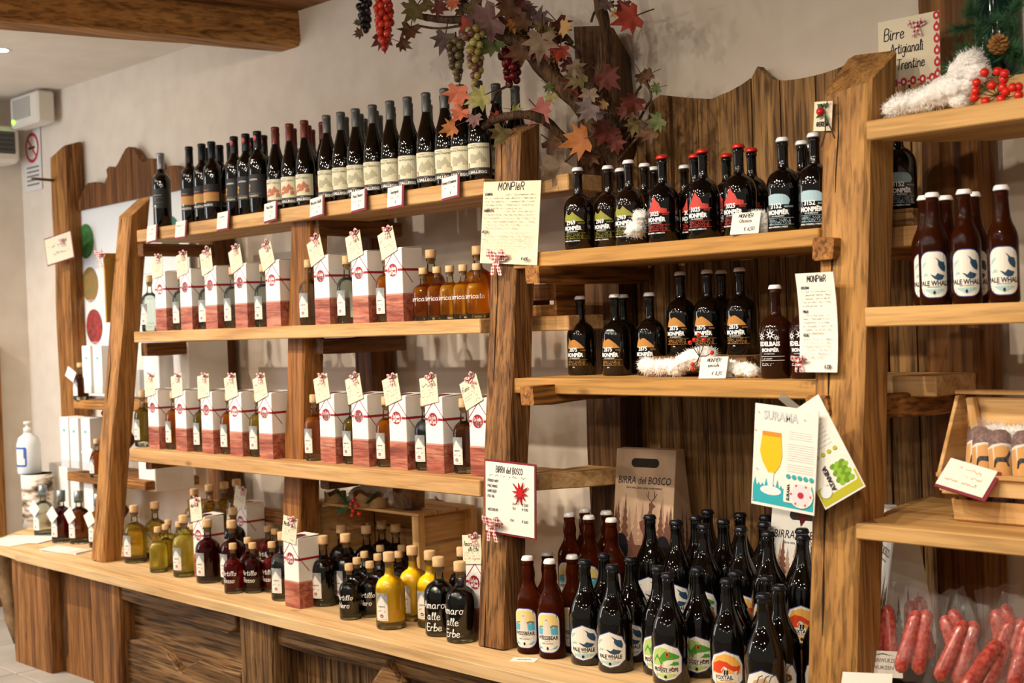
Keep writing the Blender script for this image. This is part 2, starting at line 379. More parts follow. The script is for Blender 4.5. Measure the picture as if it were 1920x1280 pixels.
class Art:
    """flat print: coloured shapes and lettering laid on paper or round a bottle"""
    def __init__(s): s.items = []; s.mats = []; s.layer = 0
    def mi(s, mt):
        if mt not in s.mats: s.mats.append(mt)
        return s.mats.index(mt)
    def raw(s, vs, fs, mt): s.items.append((vs, fs, s.mi(mt), s.layer)); return s
    def up(s): s.layer += 1; return s
    def poly(s, pts, mt): s.up(); return s.raw(list(pts), [tuple(range(len(pts)))], mt)
    def rect(s, x0, y0, x1, y1, mt): return s.poly([(x0, y0), (x1, y0), (x1, y1), (x0, y1)], mt)
    def rrect(s, x0, y0, x1, y1, r, mt, n=5):
        pts = []
        for cx, cy, a0 in ((x1-r, y0+r, -90), (x1-r, y1-r, 0), (x0+r, y1-r, 90), (x0+r, y0+r, 180)):
            for k in range(n+1):
                a = math.radians(a0+90*k/n); pts.append((cx+r*math.cos(a), cy+r*math.sin(a)))
        return s.poly(pts, mt)
    def ell(s, cx, cy, rx, ry, mt, n=20): return s.poly([(cx+rx*math.cos(2*math.pi*k/n), cy+ry*math.sin(2*math.pi*k/n)) for k in range(n)], mt)
    def line(s, pts, w, mt):
        s.up(); vs = []; fs = []
        for (ax, ay), (bx, by) in zip(pts[:-1], pts[1:]):
            L = math.hypot(bx-ax, by-ay) or 1e-9; ux, uy = (bx-ax)/L*w/2, (by-ay)/L*w/2; o = len(vs)
            ax -= ux*.6; ay -= uy*.6; bx += ux*.6; by += uy*.6
            vs += [(ax+uy, ay-ux), (bx+uy, by-ux), (bx-uy, by+ux), (ax-uy, ay+ux)]; fs.append((o, o+1, o+2, o+3))
        s.layer -= 0; return s.raw(vs, fs, mt)
    def hand(s, t, x, y, h, mt, w=None, slant=.15, align='l', sp=.28, sx=1.0):
        """handwriting with cap height h"""
        w = w or h*.12; k = h/10; cur = 0; segs = []
        for ch in t:
            if ch == ' ': cur += 4.5*k*sx; continue
            g = GLY.get(ch) or GLY.get(ch.upper())
            if not g: continue
            mx = max(p[0] for st in g for p in st)
            for st in g:
                segs.append([(cur+(p[0]+p[1]*slant)*k*sx, p[1]*k) for p in smooth_line(st)])
            cur += (mx+sp*10*.55)*k*sx
        x0 = x-(0 if align == 'l' else cur/2 if align == 'c' else cur); s.up(); vs = []; fs = []
        for st in segs:
            for (ax, ay), (bx, by) in zip(st[:-1], st[1:]):
                L = math.hypot(bx-ax, by-ay) or 1e-9; ux, uy = (bx-ax)/L*w/2, (by-ay)/L*w/2; o = len(vs)
                vs += [(x0+ax-ux*.7+uy, y+ay-uy*.7-ux), (x0+bx+ux*.7+uy, y+by+uy*.7-ux), (x0+bx+ux*.7-uy, y+by+uy*.7+ux), (x0+ax-ux*.7-uy, y+ay-uy*.7+ux)]
                fs.append((o, o+1, o+2, o+3))
        return s.raw(vs, fs, mt)
    def scrawl(s, x0, x1, y, h, mt, w=None, seed=1):
        """a line of writing too small to read"""
        r = random.Random(seed); pts = []; x = x0
        while x < x1:
            if r.random() < .16: 
                if len(pts) > 1: s.line(pts, w or h*.16, mt)
                pts = []; x += h*.8
            pts.append((x, y+r.choice((0, .5, .55, .1, .9 if r.random() < .3 else .4))*h)); x += h*.33
        if len(pts) > 1: s.line(pts, w or h*.16, mt)
        return s
    def txt(s, t, x, y, h, mt, align='c', sx=1.0, bold=.01, shear=0):
        """printed lettering with cap height about h"""
        vs, fs, wd = glyph_mesh(t, bold, shear); k = h/.7; wd *= k*sx
        x0 = x-(wd/2 if align == 'c' else 0 if align == 'l' else wd); s.up()
        return s.raw([(x0+a*k*sx, y+b*k) for a, b in vs], fs, mt)
    def mesh(s, name, R=None, eps=.00004, base=.0004, step=None, fn=None):
        bm = bmesh.new()
        for vs, fs, mi, la in s.items:
            bv = [bm.verts.new((x, -(base+la*eps), y)) for x, y in vs]
            for f in fs:
                try: fc = bm.faces.new([bv[i] for i in f]); fc.material_index = mi
                except ValueError: pass
        if R:
            step = step or R*.2
            k = math.ceil(min(v.co.x for v in bm.verts)/step)
            hi = max(v.co.x for v in bm.verts)
            while k*step < hi:
                bmesh.ops.bisect_plane(bm, geom=bm.verts[:]+bm.edges[:]+bm.faces[:], plane_co=(k*step, 0, 0), plane_no=(1, 0, 0)); k += 1
            for v in bm.verts:
                a = v.co.x/R; r = R-v.co.y; v.co = (r*math.sin(a), -r*math.cos(a), v.co.z)
        if fn:
            for v in bm.verts: v.co = fn(v.co)
        me = bpy.data.meshes.new(name); bm.to_mesh(me); bm.free()
        for mt in s.mats: me.materials.append(mt)
        return me
# ================================================================== the room
WALL_Y = 3.32
PLASTER = noisy('plaster_wall', 'd9cdbd', 'e0d5c6', 9, .85, bump=.05)
CEILP = noisy('ceiling_paint', 'ded4c6', 'e6dcd0', 5, .9)
TILE = noisy('floor_tile', 'b9b3aa', 'a59f96', 3, .45, bump=.05)
def struct(name, mb, mats, bevel=0): return obj(name, mb.mesh(name, mats, bevel), kind='structure')
struct('wall_back', MB().box((-3.5, WALL_Y+.06, 1.42), (9.8, .12, 2.84)), PLASTER)
WLX = aty(40, 300, WALL_Y).x
struct('wall_left', MB().box((WLX-.06, 1.0, 1.42), (.12, 4.8, 2.84)), PLASTER)
fl = struct('floor', MB().box((-3.5, .9, -.06), (9.8, 5.0, .09)), mat('tile_grout', '8b857c', .8))
tile_me = MB().box((0, 0, 0), (.593, .593, .016)).mesh('tile', TILE, .003)
for i in range(5):
    for j in range(4):
        obj('tile', tile_me, fl, (-8.0+i*.6, 1.0+j*.6, -.008))
struct('ceiling', MB().box((-6.6, .9, 2.86), (3.5, 5.0, .1)), CEILP)
# timber ceiling beyond the beam
ce = struct('timber_ceiling', MB().box((-2.0, .9, 2.90), (6.1, 5.0, .06)), WR['y'])
cp_me = MB().box((0, 0, 0), (.196, 5.0, .05)).mesh('plank', wood('ceiling_plank', 'y', 'b58450', '946238', '604020', 24, streak=.45), .004)
for i in range(13): obj('plank', cp_me, ce, (-4.98+i*.2, .9, 2.835))
b0 = atz(505, 88, 2.665); b1 = atz(0, 47, 2.665); dr = (b1-b0).normalized()
bm_ = MB().hewn(b0-dr*.25+Vector((0, 0, .075)), b1+dr*1.6+Vector((0, 0, .075)), .15, .15, n=16, amp=.012, side=(0, 0, 1))
struct('ceiling_beam', bm_, wood('ceiling_beam_wood', 'y', 'cc9656', 'a87640', '6e4824', 22, streak=.45, bump=.6))
# recessed lamp in the white ceiling
p = atz(4, 96, 2.8)
t = thing('ceiling_downlight', 'small round recessed downlight glowing in the white ceiling', 'lamp', (p.x-.03, p.y, 2.81))
obj('ring', MB().lathe([(.040, 0), (.052, -.004), (.056, -.002), (.056, .002)], 24).mesh('ring', mat('lamp_ring', 'e8e4dc', .3)), t)
obj('lens', MB().lathe([(0, -.001), (.039, -.001)], 24).mesh('lens', mat('lamp_lens', 'fff2dc', .3, emit=30)), t)
# door frame at the far end
tr = struct('door_1', MB().box((0, 0, 0), (.05, .12, 1.45)), WP['z'], .004)
p = atx(3, 900, WLX+.02); tr.location = (WLX+.02, p.y-.05, .725)

# ================================================================== left shelf rack
ZS1, ZS2, ZS3, ZC = 1.917, 1.492, 1.007, .517
ZR1, ZR2, ZQ1, ZQ2, ZQ3 = 1.679, 1.311, 1.918, 1.483, .986
def leanY(z): return 2.68+(z-ZC)*.108
rack = thing('shelf_rack', 'rustic timber rack with three long shelves of wine and liqueur against the white wall', 'shelf rack', (-4.2, 2.9, ZC))
def front_post(name, root, x0, x1, ztop, dx=0, deep=.09, base=ZC, cut=(0, 0, .10, .10), m=None):
    w = x1-x0; xc = (x0+x1)/2
    mb = MB().hewn((xc-dx, leanY(base)+deep/2, base), (xc, leanY(ztop)+deep/2, ztop), w, deep, n=14, amp=.007, cut=cut)
    o = wpart(name, mb, m or WP['z'], root)
    # drying crack down the front face: a dark rod coloured as its inner shade
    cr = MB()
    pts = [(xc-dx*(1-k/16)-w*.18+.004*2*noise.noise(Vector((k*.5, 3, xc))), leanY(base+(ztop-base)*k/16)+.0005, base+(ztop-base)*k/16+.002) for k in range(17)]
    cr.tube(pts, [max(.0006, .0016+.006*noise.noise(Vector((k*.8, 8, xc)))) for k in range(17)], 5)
    wpart('crack', cr, mat('crack_shade', '2a1a0c', .9), o)
    return o
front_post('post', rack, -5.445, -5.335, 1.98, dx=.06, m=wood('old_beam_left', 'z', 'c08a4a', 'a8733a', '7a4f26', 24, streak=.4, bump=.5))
mx0, mx1 = aty(519, 1010, 2.80).x+.055, aty(543, 410, 2.835).x+.055
wpart('post', MB().hewn((mx0, 2.85, ZC), (mx1, 2.885, ZS1-.03), .11, .09, n=14, amp=.007), wood('old_beam_mid', 'z', 'a8713a', '8d5a2a', '5f3b1a', 24, streak=.4, bump=.5), rack)
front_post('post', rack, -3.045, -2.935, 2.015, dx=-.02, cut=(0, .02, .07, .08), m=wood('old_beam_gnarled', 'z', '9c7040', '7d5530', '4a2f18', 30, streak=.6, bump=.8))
for x0, x1, zt in ((-5.40, -5.27, 2.2), (-4.27, -4.14, 1.93)):
    wpart('rear_post', MB().hewn(((x0+x1)/2, 3.25, 0), ((x0+x1)/2, 3.25, zt), x1-x0, .1, n=12, amp=.008), WR['z'], rack)
def shelf(root, z, yf, depth, xl, xr, xpost, yback, th=.045, m=None, wav=.004):
    pts = []
    n = 14
    for k in range(n+1):
        x = xl+(xpost-xl)*k/n; pts.append((x, yf+wav*noise.noise(Vector((x*2.1, z*3, 0)))))
    if xr > xpost:
        pts += [(xpost, yback), (xr, yback), (xr, yf+depth)]
    else: pts += [(xpost, yf+depth)]
    pts += [(xl, yf+depth)]
    return wpart('shelf_board', MB().prism(pts, z-th, z, 'z'), m or WL['x'], root, .003)
xl1 = aty(256, 440, 2.80).x; xl2 = aty(250, 630, 2.765).x; xl3 = aty(242, 848, 2.72).x
shelf(rack, ZS1, 2.80, .29, xl1, -2.83, -3.05, 2.94, .05)
shelf(rack, ZS2, 2.765, .31, xl2, -2.83, -3.05, 2.92, .045)
shelf(rack, ZS3, 2.72, .36, xl3, -3.03, -3.03, 2.90, .05)
se = [atz(x, y, ZS3) for x, y in ((1010, 889), (1050, 886), (1090, 884), (1125, 881), (1148, 879))]
wpart('shelf_board', MB().prism([(-3.03, 2.87)]+[(v.x, v.y) for v in se]+[(se[-1].x, 3.2), (-3.03, 3.2)], ZS3-.05, ZS3, 'z'), WL['x'], rack, .003)
# natural-edge end of the lowest shelf, bearers under the boards
for z, x in ((ZS1, -5.30), (ZS2, -5.30), (ZS3, -5.30), (ZS1, -4.02), (ZS2, -4.02), (ZS3, -4.02)):
    th = .047
    wpart('bearer', MB().hewn((x, 2.86, z-th-.03), (x, 3.24, z-th-.03), .05, .055, n=5, amp=.005, side=(1, 0, 0)), WR['y'], rack)
wpart('cross_rail', MB().hewn((-5.5, 3.18, .70), (-4.2, 3.18, .70), .055, .05, n=8, amp=.006, side=(0, 0, 1)), WP['x'], rack)

# ================================================================== right shelf rack
rackR = thing('shelf_rack', 'rustic timber rack of beer shelves in front of the wavy plank panel', 'shelf rack', (-2.2, 2.9, ZC))
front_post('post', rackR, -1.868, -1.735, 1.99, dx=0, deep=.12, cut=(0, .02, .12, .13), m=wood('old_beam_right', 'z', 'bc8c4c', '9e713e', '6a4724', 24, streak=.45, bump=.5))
wpart('rear_post', MB().hewn((-2.955, 3.25, 0), (-2.955, 3.25, 2.30), .15, .11, n=14, amp=.02, cut=(.12, .1, 0, .06)), wood('gnarled_rear', 'z', '7d5a36', '5f4024', '382412', 26, streak=.55, bump=.7), rackR)
xa = aty(1730, 400, 3.2).x
wpart('rear_post', MB().hewn(((xa-1.66)/2, 3.25, 0), ((xa-1.66)/2, 3.25, 2.83), -1.66-xa, .1, n=14, amp=.01), wood('rear_beam_right', 'z', '94683a', '74491f', '432812', 16, streak=.45, bump=.5), rackR)
def rshelf(z, yf, d, xl, xr, th=.045): return wpart('shelf_board', MB().prism([(xl, yf), ((xl+xr)/2, yf+.003), (xr, yf), (xr, yf+d), (xl, yf+d)], z-th, z, 'z'), wood('beer_board', 'x', 'cc9c5c', 'b48648', '906632', 20, streak=.25, bump=.15), rackR, .003)
rshelf(ZR1, 2.80, .40, -2.935, -1.865, .043); rshelf(ZR2, 2.78, .42, -2.935, -1.865, .045)
wpart('shelf_board', MB().prism([(-1.865, 3.0), (-1.70, 3.0), (-1.70, 3.2), (-1.865, 3.2)], ZR1-.05, ZR1, 'z'), WL['x'], rackR, .003)
wpart('shelf_board', MB().prism([(-1.865, 3.0), (-1.68, 3.0), (-1.68, 3.2), (-1.865, 3.2)], ZR2-.05, ZR2, 'z'), WL['x'], rackR, .003)
WQ = wood('right_board', 'x', 'd8ac70', 'c4985c', 'a27640', 18, streak=.25, bump=.15)
xq = -1.728
wpart('shelf_board', MB().prism([(xq, 2.80), (.1, 2.80), (.1, 3.12), (xq+.18, 3.12), (xq+.06, 2.99)], ZQ1-.045, ZQ1, 'z'), WQ, rackR, .003)
wpart('shelf_board', MB().prism([(xq, 2.77), (.1, 2.77), (.1, 3.1), (xq, 3.1)], ZQ2-.045, ZQ2, 'z'), WQ, rackR, .003)
q = [atz(x, y, ZQ3) for x, y in ((1628, 979), (1640, 972), (1660, 958), (1685, 947), (1715, 937), (1745, 927), (1772, 926))]
wpart('shelf_board', MB().prism([(xq-.01, 2.72)]+[(v.x, v.y) for v in q[1:]]+[(q[-1].x, 3.22), (.1, 3.22), (.1, 2.72)], ZQ3-.036, ZQ3, 'z'), WQ, rackR, .003)
for px, py, z in ((988, 515, ZR1), (978, 742, ZR2)):
    p = aty(px, py, 2.68 if z == ZR2 else 2.75)
    wpart('bearer', MB().hewn((p.x+.012, p.y+.01, p.z), (p.x+.012, 3.24, p.z+.002), .052, .056, n=8, amp=.008, side=(1, 0, 0)), WP['y'], rackR)
for px, py, Y in ((1535, 466, 2.77), (1524, 761, 2.75)):
    p = aty(px, py, Y)
    wpart('bearer', MB().hewn((p.x+.012, p.y, p.z), (p.x+.012, 3.22, p.z), .06, .05, n=8, amp=.008, side=(1, 0, 0)), WP['y'], rackR)
for z in (ZR2-.07,):
    wpart('bearer', MB().hewn((-1.80, 2.90, z), (-1.72, 3.22, z), .05, .06, n=6, amp=.006, side=(1, 0, 0)), WP['y'], rackR)
# wavy-topped plank panel behind the beer shelves
crv = [(1183, 305), (1200, 250), (1222, 190), (1240, 178), (1290, 183), (1330, 185), (1365, 172), (1390, 158), (1408, 145), (1419, 124), (1430, 137), (1445, 148), (1470, 151), (1500, 147), (1540, 138), (1567, 129), (1605, 112), (1640, 104), (1690, 112), (1740, 130)]
crv = [(lambda v: (v.x, v.z))(aty(x, y, 3.27)) for x, y in crv]
panel = thing('plank_panel', 'dark weathered plank panel with wavy cut top behind the beer bottles', 'panel', (-2.2, 3.28, ZC))
def crvz(x):
    for (a, za), (b, zb) in zip(crv[:-1], crv[1:]):
        if a <= x <= b: return za+(zb-za)*(x-a)/(b-a)
    return crv[0][1] if x < crv[0][0] else crv[-1][1]
x = crv[0][0]; k = 0
while x < crv[-1][0]-.02:
    wd = min(rnd.choice((.085, .10, .12, .095)), crv[-1][0]-x); x2 = x+wd-.0045
    xs = sorted({x, x2} | {c[0] for c in crv if x < c[0] < x2} | {x+(x2-x)*i/4 for i in range(5)})
    y0 = 3.275+rnd.uniform(-.009, .006)
    wpart('plank', MB().prism([(x, ZC-.3), (x2, ZC-.3)]+[(v, crvz(v)) for v in reversed(xs)], y0, 3.305), WB, panel)
    x += wd; k += 1

# ================================================================== counter
counter = thing('wooden_counter', 'long low wooden counter under the shelves with rough plank front', 'counter', (-4.2, 2.9, 0))
fa, fb = atz(160, 1067, ZC), atz(1000, 1269.7, ZC)
fy = lambda x: fa.y+(fb.y-fa.y)*(x-fa.x)/(fb.x-fa.x)
top = [(.3, fy(.3))]
for k in range(24):
    x = .3+(-6.02-.3)*(k+1)/24; top.append((x, fy(x)+.006*noise.noise(Vector((x*3, 0, 5)))))
top += [(v.x, v.y) for v in (atz(40, 1037, ZC), atz(0, 1025, ZC), atz(-22, 1019, ZC), atz(-22, 1014, ZC), atz(0, 1008, ZC), atz(30, 997, ZC), atz(62, 986, ZC), atz(84, 975, ZC))]
top += [(-6.95, 3.29), (.3, 3.29)]
wpart('worktop', MB().prism(top, ZC-.038, ZC, 'z'), WT, counter, .003)
def vboard(name, px0, px1, py, Y, z0, z1, th=.05, m=None, amp=.006):
    a, b = aty(px0, py, Y).x, aty(px1, py, Y).x
    return wpart(name, MB().hewn(((a+b)/2, Y+th/2, z0), ((a+b)/2, Y+th/2, z1), b-a, th, n=8, amp=amp, bev=.12), m or WP['z'], counter)
WF = wood('front_plank_wood', 'z', 'a97440', '855528', '543218', 22, streak=.45, bump=.6)
fyl = lambda x: fy(x)
vboard('leg', 24, 92, 1150, 2.60, 0, ZC-.04, .10, WF)
vboard('front_plank', 86, 126, 1150, 2.66, 0, ZC-.04, .03, wood('front_plank_dark', 'z', '7d5530', '5f3e20', '3c2512', 22, streak=.5, bump=.6))
vboard('front_plank', 120, 172, 1150, 2.66, 0, ZC-.04, .03, WF)
vboard('leg', 170, 222, 1150, 2.585, 0, ZC-.04, .09, WF)
xA, xB = aty(216, 1180, 2.62).x, aty(452, 1200, 2.62).x
def rough_board(pts, y0, y1, nm='rough_board'):
    return wpart(nm, MB().prism(pts, y0, y1), WG['x'], counter, .004)
rough_board([(xA, .18), (xB, .16), (xB, ZC-.04), (xA, ZC-.04)], 2.655, 2.70)
jag = [(220, 1198), (255, 1200), (290, 1212), (310, 1225), (338, 1262), (352, 1248), (372, 1238), (392, 1246), (415, 1255), (450, 1262)]
jp = [(lambda v: (v.x, v.z))(aty(px, py, 2.62)) for px, py in jag]
rough_board([(xA, .0), (xB, .0)]+list(reversed(jp)), 2.62, 2.66)
rough_board([(xA, ZC-.10), (xA+.9, ZC-.13), (xB, ZC-.10), (xB, ZC-.04), (xA, ZC-.04)], 2.60, 2.66)
vboard('leg', 450, 512, 1220, 2.58, 0, ZC-.04, .10, WG['z'])
xr0 = aty(512, 1210, 2.62).x
wpart('front_rail', MB().hewn((xr0, 2.63, ZC-.085), (-1.0, 2.63, ZC-.085), .075, .05, n=14, amp=.006, side=(0, 0, 1)), WG['x'], counter)
x = xr0
while x < -1.2:
    wd = rnd.uniform(.11, .16)
    wpart('front_plank', MB().box((x+wd/2, 2.69+rnd.uniform(0, .008), (ZC-.1)/2), (wd-.004, .025, ZC-.1)), WG['z'], counter, .002); x += wd
pz = aty(735, 1262, 2.60)
wpart('brace', MB().hewn((pz.x-.16, 2.60, .20), (pz.x+.03, 2.60, ZC-.10), .09, .04, n=6, amp=.006), WG['x'], counter)
wpart('back_step', MB().box((-2.40, 3.085, ZC+.046), (1.05, .34, .09)), WR['x'], counter, .004)

# ================================================================== herb poster unit at the far end
hr = thing('shelf_rack', 'narrow timber rack at the far end with wavy top board and herb poster', 'shelf rack', (-6.3, 3.1, ZC))
xp0 = aty(100, 500, 3.2).x; xp1 = aty(128, 500, 3.2).x
wpart('post', MB().hewn(((xp0+xp1)/2, 3.25, 1.06), ((xp0+xp1)/2, 3.25, 2.42), xp1-xp0, .1, n=10, amp=.01, cut=(0, .05, .08, .07)), WP['z'], hr)
wb = [(139, 397), (140, 378), (150, 376), (157, 358), (166, 343), (180, 341), (190, 345), (196, 347), (203, 330), (201, 318), (206, 312), (217, 315), (223, 306), (231, 290), (237, 279), (243, 275), (252, 280), (258, 290), (268, 303), (272, 305), (279, 297), (290, 297), (296, 305), (300, 316), (310, 322), (318, 311), (330, 310), (340, 318), (352, 335), (356, 350), (356, 352)]
wbp = [(lambda v: (v.x, v.z))(aty(x, y, 3.27)) for x, y in wb]
wpart('wavy_board', MB().prism(wbp, 3.265, 3.30), WR['z'], hr)
for px0, px1, py, Y0, z in ((137, 260, 746, 3.0, 1.172), (118, 250, 884, 2.98, .815)):
    a = aty(px0, py, Y0); 
    wpart('shelf_board', MB().box(((a.x-5.6)/2, 3.14, z-.02), (-5.6-a.x, .28, .042)), WP['x'], hr, .004)
    wpart('bracket', MB().hewn((a.x+.1, 3.24, z-.22), (a.x+.25, 3.05, z-.05), .05, .05, n=5, amp=.006), WR['z'], hr)
nl = aty(65, 335, 3.05); nb = aty(100, 338, 3.2)
wpart('nail', MB().tube([nb, nl], .008, 6).lathe([(.0, 0), (.017, 0), (.017, .01), (0, .012)], 10, c=(nl.x, nl.y, nl.z-.005)), mat('rusty_iron', '6d573c', .6, .6), hr)
# ================================================================== bottles
CLEAR = thin_glass('clear_glass', 'f8fbf8')
DARK = mat('black_glass', '060504', .03, spec=.9)
DARKB = mat('brown_black_glass', '120804', .03, spec=.9)
OLIVE = mat('olive_black_glass', '0a0904', .03, spec=.9)
AMBER = mat('amber_glass', '5c2208', .04, trans=.7, ior=1.18, spec=.6)
def P(z, *a): return a
def scale_prof(pr, r, h):
    lo = pr[:3]; mid = [p_ for p_ in pr[3:] if p_[1] < .895]; hi = pr[3+len(mid):]
    n = len(mid); out = []
    for i in range(n-1):
        p0, p1, p2, p3 = mid[max(i-1, 0)], mid[i], mid[i+1], mid[min(i+2, n-1)]
        for t in (0, .33, .67):
            out.append(tuple(.5*(2*p1[k]+(p2[k]-p0[k])*t+(2*p0[k]-5*p1[k]+4*p2[k]-p3[k])*t*t+(3*p1[k]-p0[k]-3*p2[k]+p3[k])*t**3) for k in (0, 1)))
    return [(a*r, b*h) for a, b in lo+out+[mid[-1]]+hi]
BORDO = [(0, 0), (.9, 0), (1, .02), (1, .62), (.97, .66), (.82, .70), (.55, .735), (.42, .77), (.385, .80), (.385, .995), (.37, 1), (0, 1)]
BURG = [(0, 0), (.9, 0), (1, .02), (1, .46), (.96, .52), (.82, .60), (.62, .68), (.47, .75), (.385, .80), (.37, .85), (.37, .995), (.35, 1), (0, 1)]
LIQ = [(0, 0), (.9, 0), (1, .02), (1, .47), (.985, .53), (.92, .585), (.78, .635), (.55, .67), (.38, .69), (.31, .72), (.29, .76), (.29, .845), (.33, .85), (.33, .875)]
MONP = [(0, 0), (.9, 0), (1, .02), (1, .46), (.98, .515), (.90, .57), (.74, .62), (.52, .655), (.36, .675), (.31, .70), (.29, .75), (.29, .90), (.335, .915), (.335, .945), (.29, .95), (.29, .97), (0, .97)]
TALL = [(0, 0), (.9, 0), (1, .02), (1, .445), (.985, .49), (.92, .545), (.79, .605), (.62, .665), (.48, .72), (.39, .775), (.345, .83), (.32, .90), (.345, .915), (.345, .945), (.31, .955), (.31, .97), (0, .97)]
LONG = [(0, 0), (.9, 0), (1, .02), (1, .50), (.98, .55), (.88, .60), (.66, .66), (.50, .71), (.46, .76), (.50, .80), (.49, .84), (.42, .90), (.40, .915), (.44, .92), (.44, .94), (.38, .95), (.38, .97), (0, .97)]
SHORT = [(0, 0), (.9, 0), (1, .02), (1, .52), (.96, .57), (.82, .63), (.62, .69), (.52, .75), (.47, .82), (.43, .90), (.45, .915), (.45, .945), (.40, .95), (.40, .97), (0, .97)]
def crown(r, z, h=.009):
    mb = MB(); mb.lathe([(r*1.10, z), (r*1.12, z+.002), (r*1.02, z+h*.75), (r*.86, z+h), (0, z+h*1.02)], 36, flute=(r*1.05, r*.07)); return mb
KINDS = {}
def kind(name, parts): KINDS[name] = parts     # list of (part name, mesh, index of parent part or None)
def place(k, name, x, y, z, rz, label, cat='bottle', group=None):
    o = thing(name, label, cat, (x, y, z), rz, group); made = []
    for pn, me, par in KINDS[k]:
        made.append(obj(pn, me, o if par is None else made[par]))
    return o
TAN = mat('village_sketch', 'b9b59b', .7); CREAM = mat('cream_label', 'e0dcc0', .6); SLATE = mat('slate_band', '3c3b3d', .6)
TERRA = mat('terracotta_sketch', 'c0795a', .7); BLKL = mat('black_label', '26262a', .6); ORNG = mat('orange_sketch', 'd29a62', .7); OCHRE = mat('ochre', 'c89b56', .6)
def village(a, x0, y0, w, h, mt, seed):
    r = random.Random(seed)
    for k in range(9):
        bx = x0+w*r.uniform(0, .8); by = y0+h*r.uniform(0, .5); bw = w*r.uniform(.12, .3); bh = h*r.uniform(.15, .4)
        a.poly([(bx, by), (bx+bw, by), (bx+bw, by+bh), (bx+bw/2, by+bh*1.3), (bx, by+bh)], mt)
    a.poly([(x0, y0+h*.4), (x0+w*.25, y0+h*.8), (x0+w*.45, y0+h*.55), (x0+w*.7, y0+h), (x0+w, y0+h*.5), (x0+w, y0+h*.42), (x0+w*.5, y0+h*.45)], mt)
def wine_kind(name, prof, R, H, glass, cap, capz, art, seal=None):
    body = MB().lathe(scale_prof(prof, R, H), 28).mesh('glass_body', glass)
    rn = [a*R for a, b in prof if b > .9][0]
    capm = MB().lathe([(rn*1.12, H*capz), (rn*1.10, H*capz+.002), (rn*1.06, H*.955), (rn*1.14, H*.96), (rn*1.14, H*.995), (rn*.95, H*1.004), (0, H*1.004)], 24)
    parts = [('glass_body', body, None), ('capsule', capm.mesh('capsule', cap), None)]
    lab, pr = art
    if lab: parts.append(('label', lab.mesh('label', R, base=.0003), None))
    if pr: parts.append(('label_print', pr.mesh('label_print', R, base=.0006), 2 if lab else None))
    if seal: parts.append(('seal', seal.mesh('seal', rn*1.13, base=.0006), 1))
    kind(name, parts)
def lab_rect(x0, y0, x1, y1, mt): return Art().rect(x0, y0, x1, y1, mt)
GREYCAP = mat('grey_capsule', '5b5c5c', .4, .3); BLKCAP = mat('black_capsule', '16151a', .35, .2); REDCAP = mat('rust_capsule', '6a2a1c', .4, .2); SILV = mat('silver_capsule', '9a9a9e', .35, .5)
Rw = .0375; U = Rw*1.45
def cream_art(title, sk, gl):
    l = lab_rect(-U, .022, U, .119, CREAM); p = Art()
    p.rect(-U, .022, U, .043, SLATE)
    p.txt('E. SALLEGG', .006, .0255, .0085, WHITEINK, sx=1.15, bold=.03); p.txt('Castel', .010, .037, .0035, TAN)
    p.txt(title, .008, .102, .0062, INK if sk is TAN else SLATE, sx=1.1, bold=0); p.txt('ALTO ADIGE', -.002, .1115, .0026, SLATE)
    village(p, -.018, .052, .052, .042, sk, len(title))
    p.ell(-.022, .048, .004, .006, OCHRE); p.ell(-.022, .056, .0028, .003, REDPRINT)
    return l, p
Hw = .315
for nm, title in (('wine_moscato', 'MOSCATO GIALLO'), ('wine_bianco', 'PINOT BIANCO'), ('wine_sauvignon', 'SAUVIGNON'), ('wine_traminer', 'GEWURZTRAMINER')):
    wine_kind(nm, BURG, Rw, Hw, OLIVE, GREYCAP, .80, cream_art(title, TAN, None))
wine_kind('wine_nero', BURG, Rw, Hw, DARK, REDCAP, .80, cream_art('PINOT NERO', TERRA, None))
l = lab_rect(-U, .055, U, .145, BLKL); p = Art()
p.rect(-U, .078, U, .112, ORNG); p.rect(-U, .1115, U, .114, mat('orange_rule', 'c8622e', .6)); village(p, -.035, .08, .07, .03, OCHRE, 3)
p.txt('E. SALLEGG', 0, .060, .0075, WHITEINK, bold=.03); p.txt('MERLOT', 0, .120, .005, ORNG); p.ell(-.008, .077, .004, .005, CREAM)
wine_kind('wine_orange', BORDO, Rw, Hw, DARK, BLKCAP, .79, (l, p))
l = lab_rect(-U, .062, U, .150, BLKL); p = Art()
p.txt('LAGREIN', .004, .128, .006, WHITEINK, bold=.02); p.txt('E. SALLEGG', .002, .067, .0062, CREAM, bold=.02); p.line([(-.03, .078), (.035, .078)], .0008, OCHRE)
p.poly([(-.022, .085), (-.012, .088), (-.014, .10), (-.008, .108), (-.014, .116), (-.02, .112), (-.018, .10), (-.024, .095)], OCHRE)
sl = Art().ell(0, Hw*.92, .0085, .011, mat('red_seal', 'c1303a', .5)); sl.line([(-.005, Hw*.92), (.005, Hw*.92)], .0012, CREAM); sl.line([(-.004, Hw*.935), (.004, Hw*.935)], .001, CREAM)
wine_kind('wine_seal', BORDO, Rw, Hw, DARK, BLKCAP, .79, (l, p), sl)
l = lab_rect(-U, .085, U, .165, mat('charcoal_label', '2b3233', .6)); p = Art()
p.txt('9', -.03, .142, .011, CREAM, bold=.0); p.txt('CASTEL SALLEGG', .008, .137, .0038, CREAM); p.line([(-.02, .128), (.035, .128)], .0006, TAN); p.txt('I', .0, .116, .007, CREAM)
p.line([(-.02, .108), (.035, .108)], .0006, TAN); p.ell(.0, .094, .0045, .0045, WHITEINK); p.txt('SALLEGG', .0, .086, .003, CREAM)
wine_kind('wine_nine', BORDO, Rw, Hw, DARK, SILV, .79, (l, p))

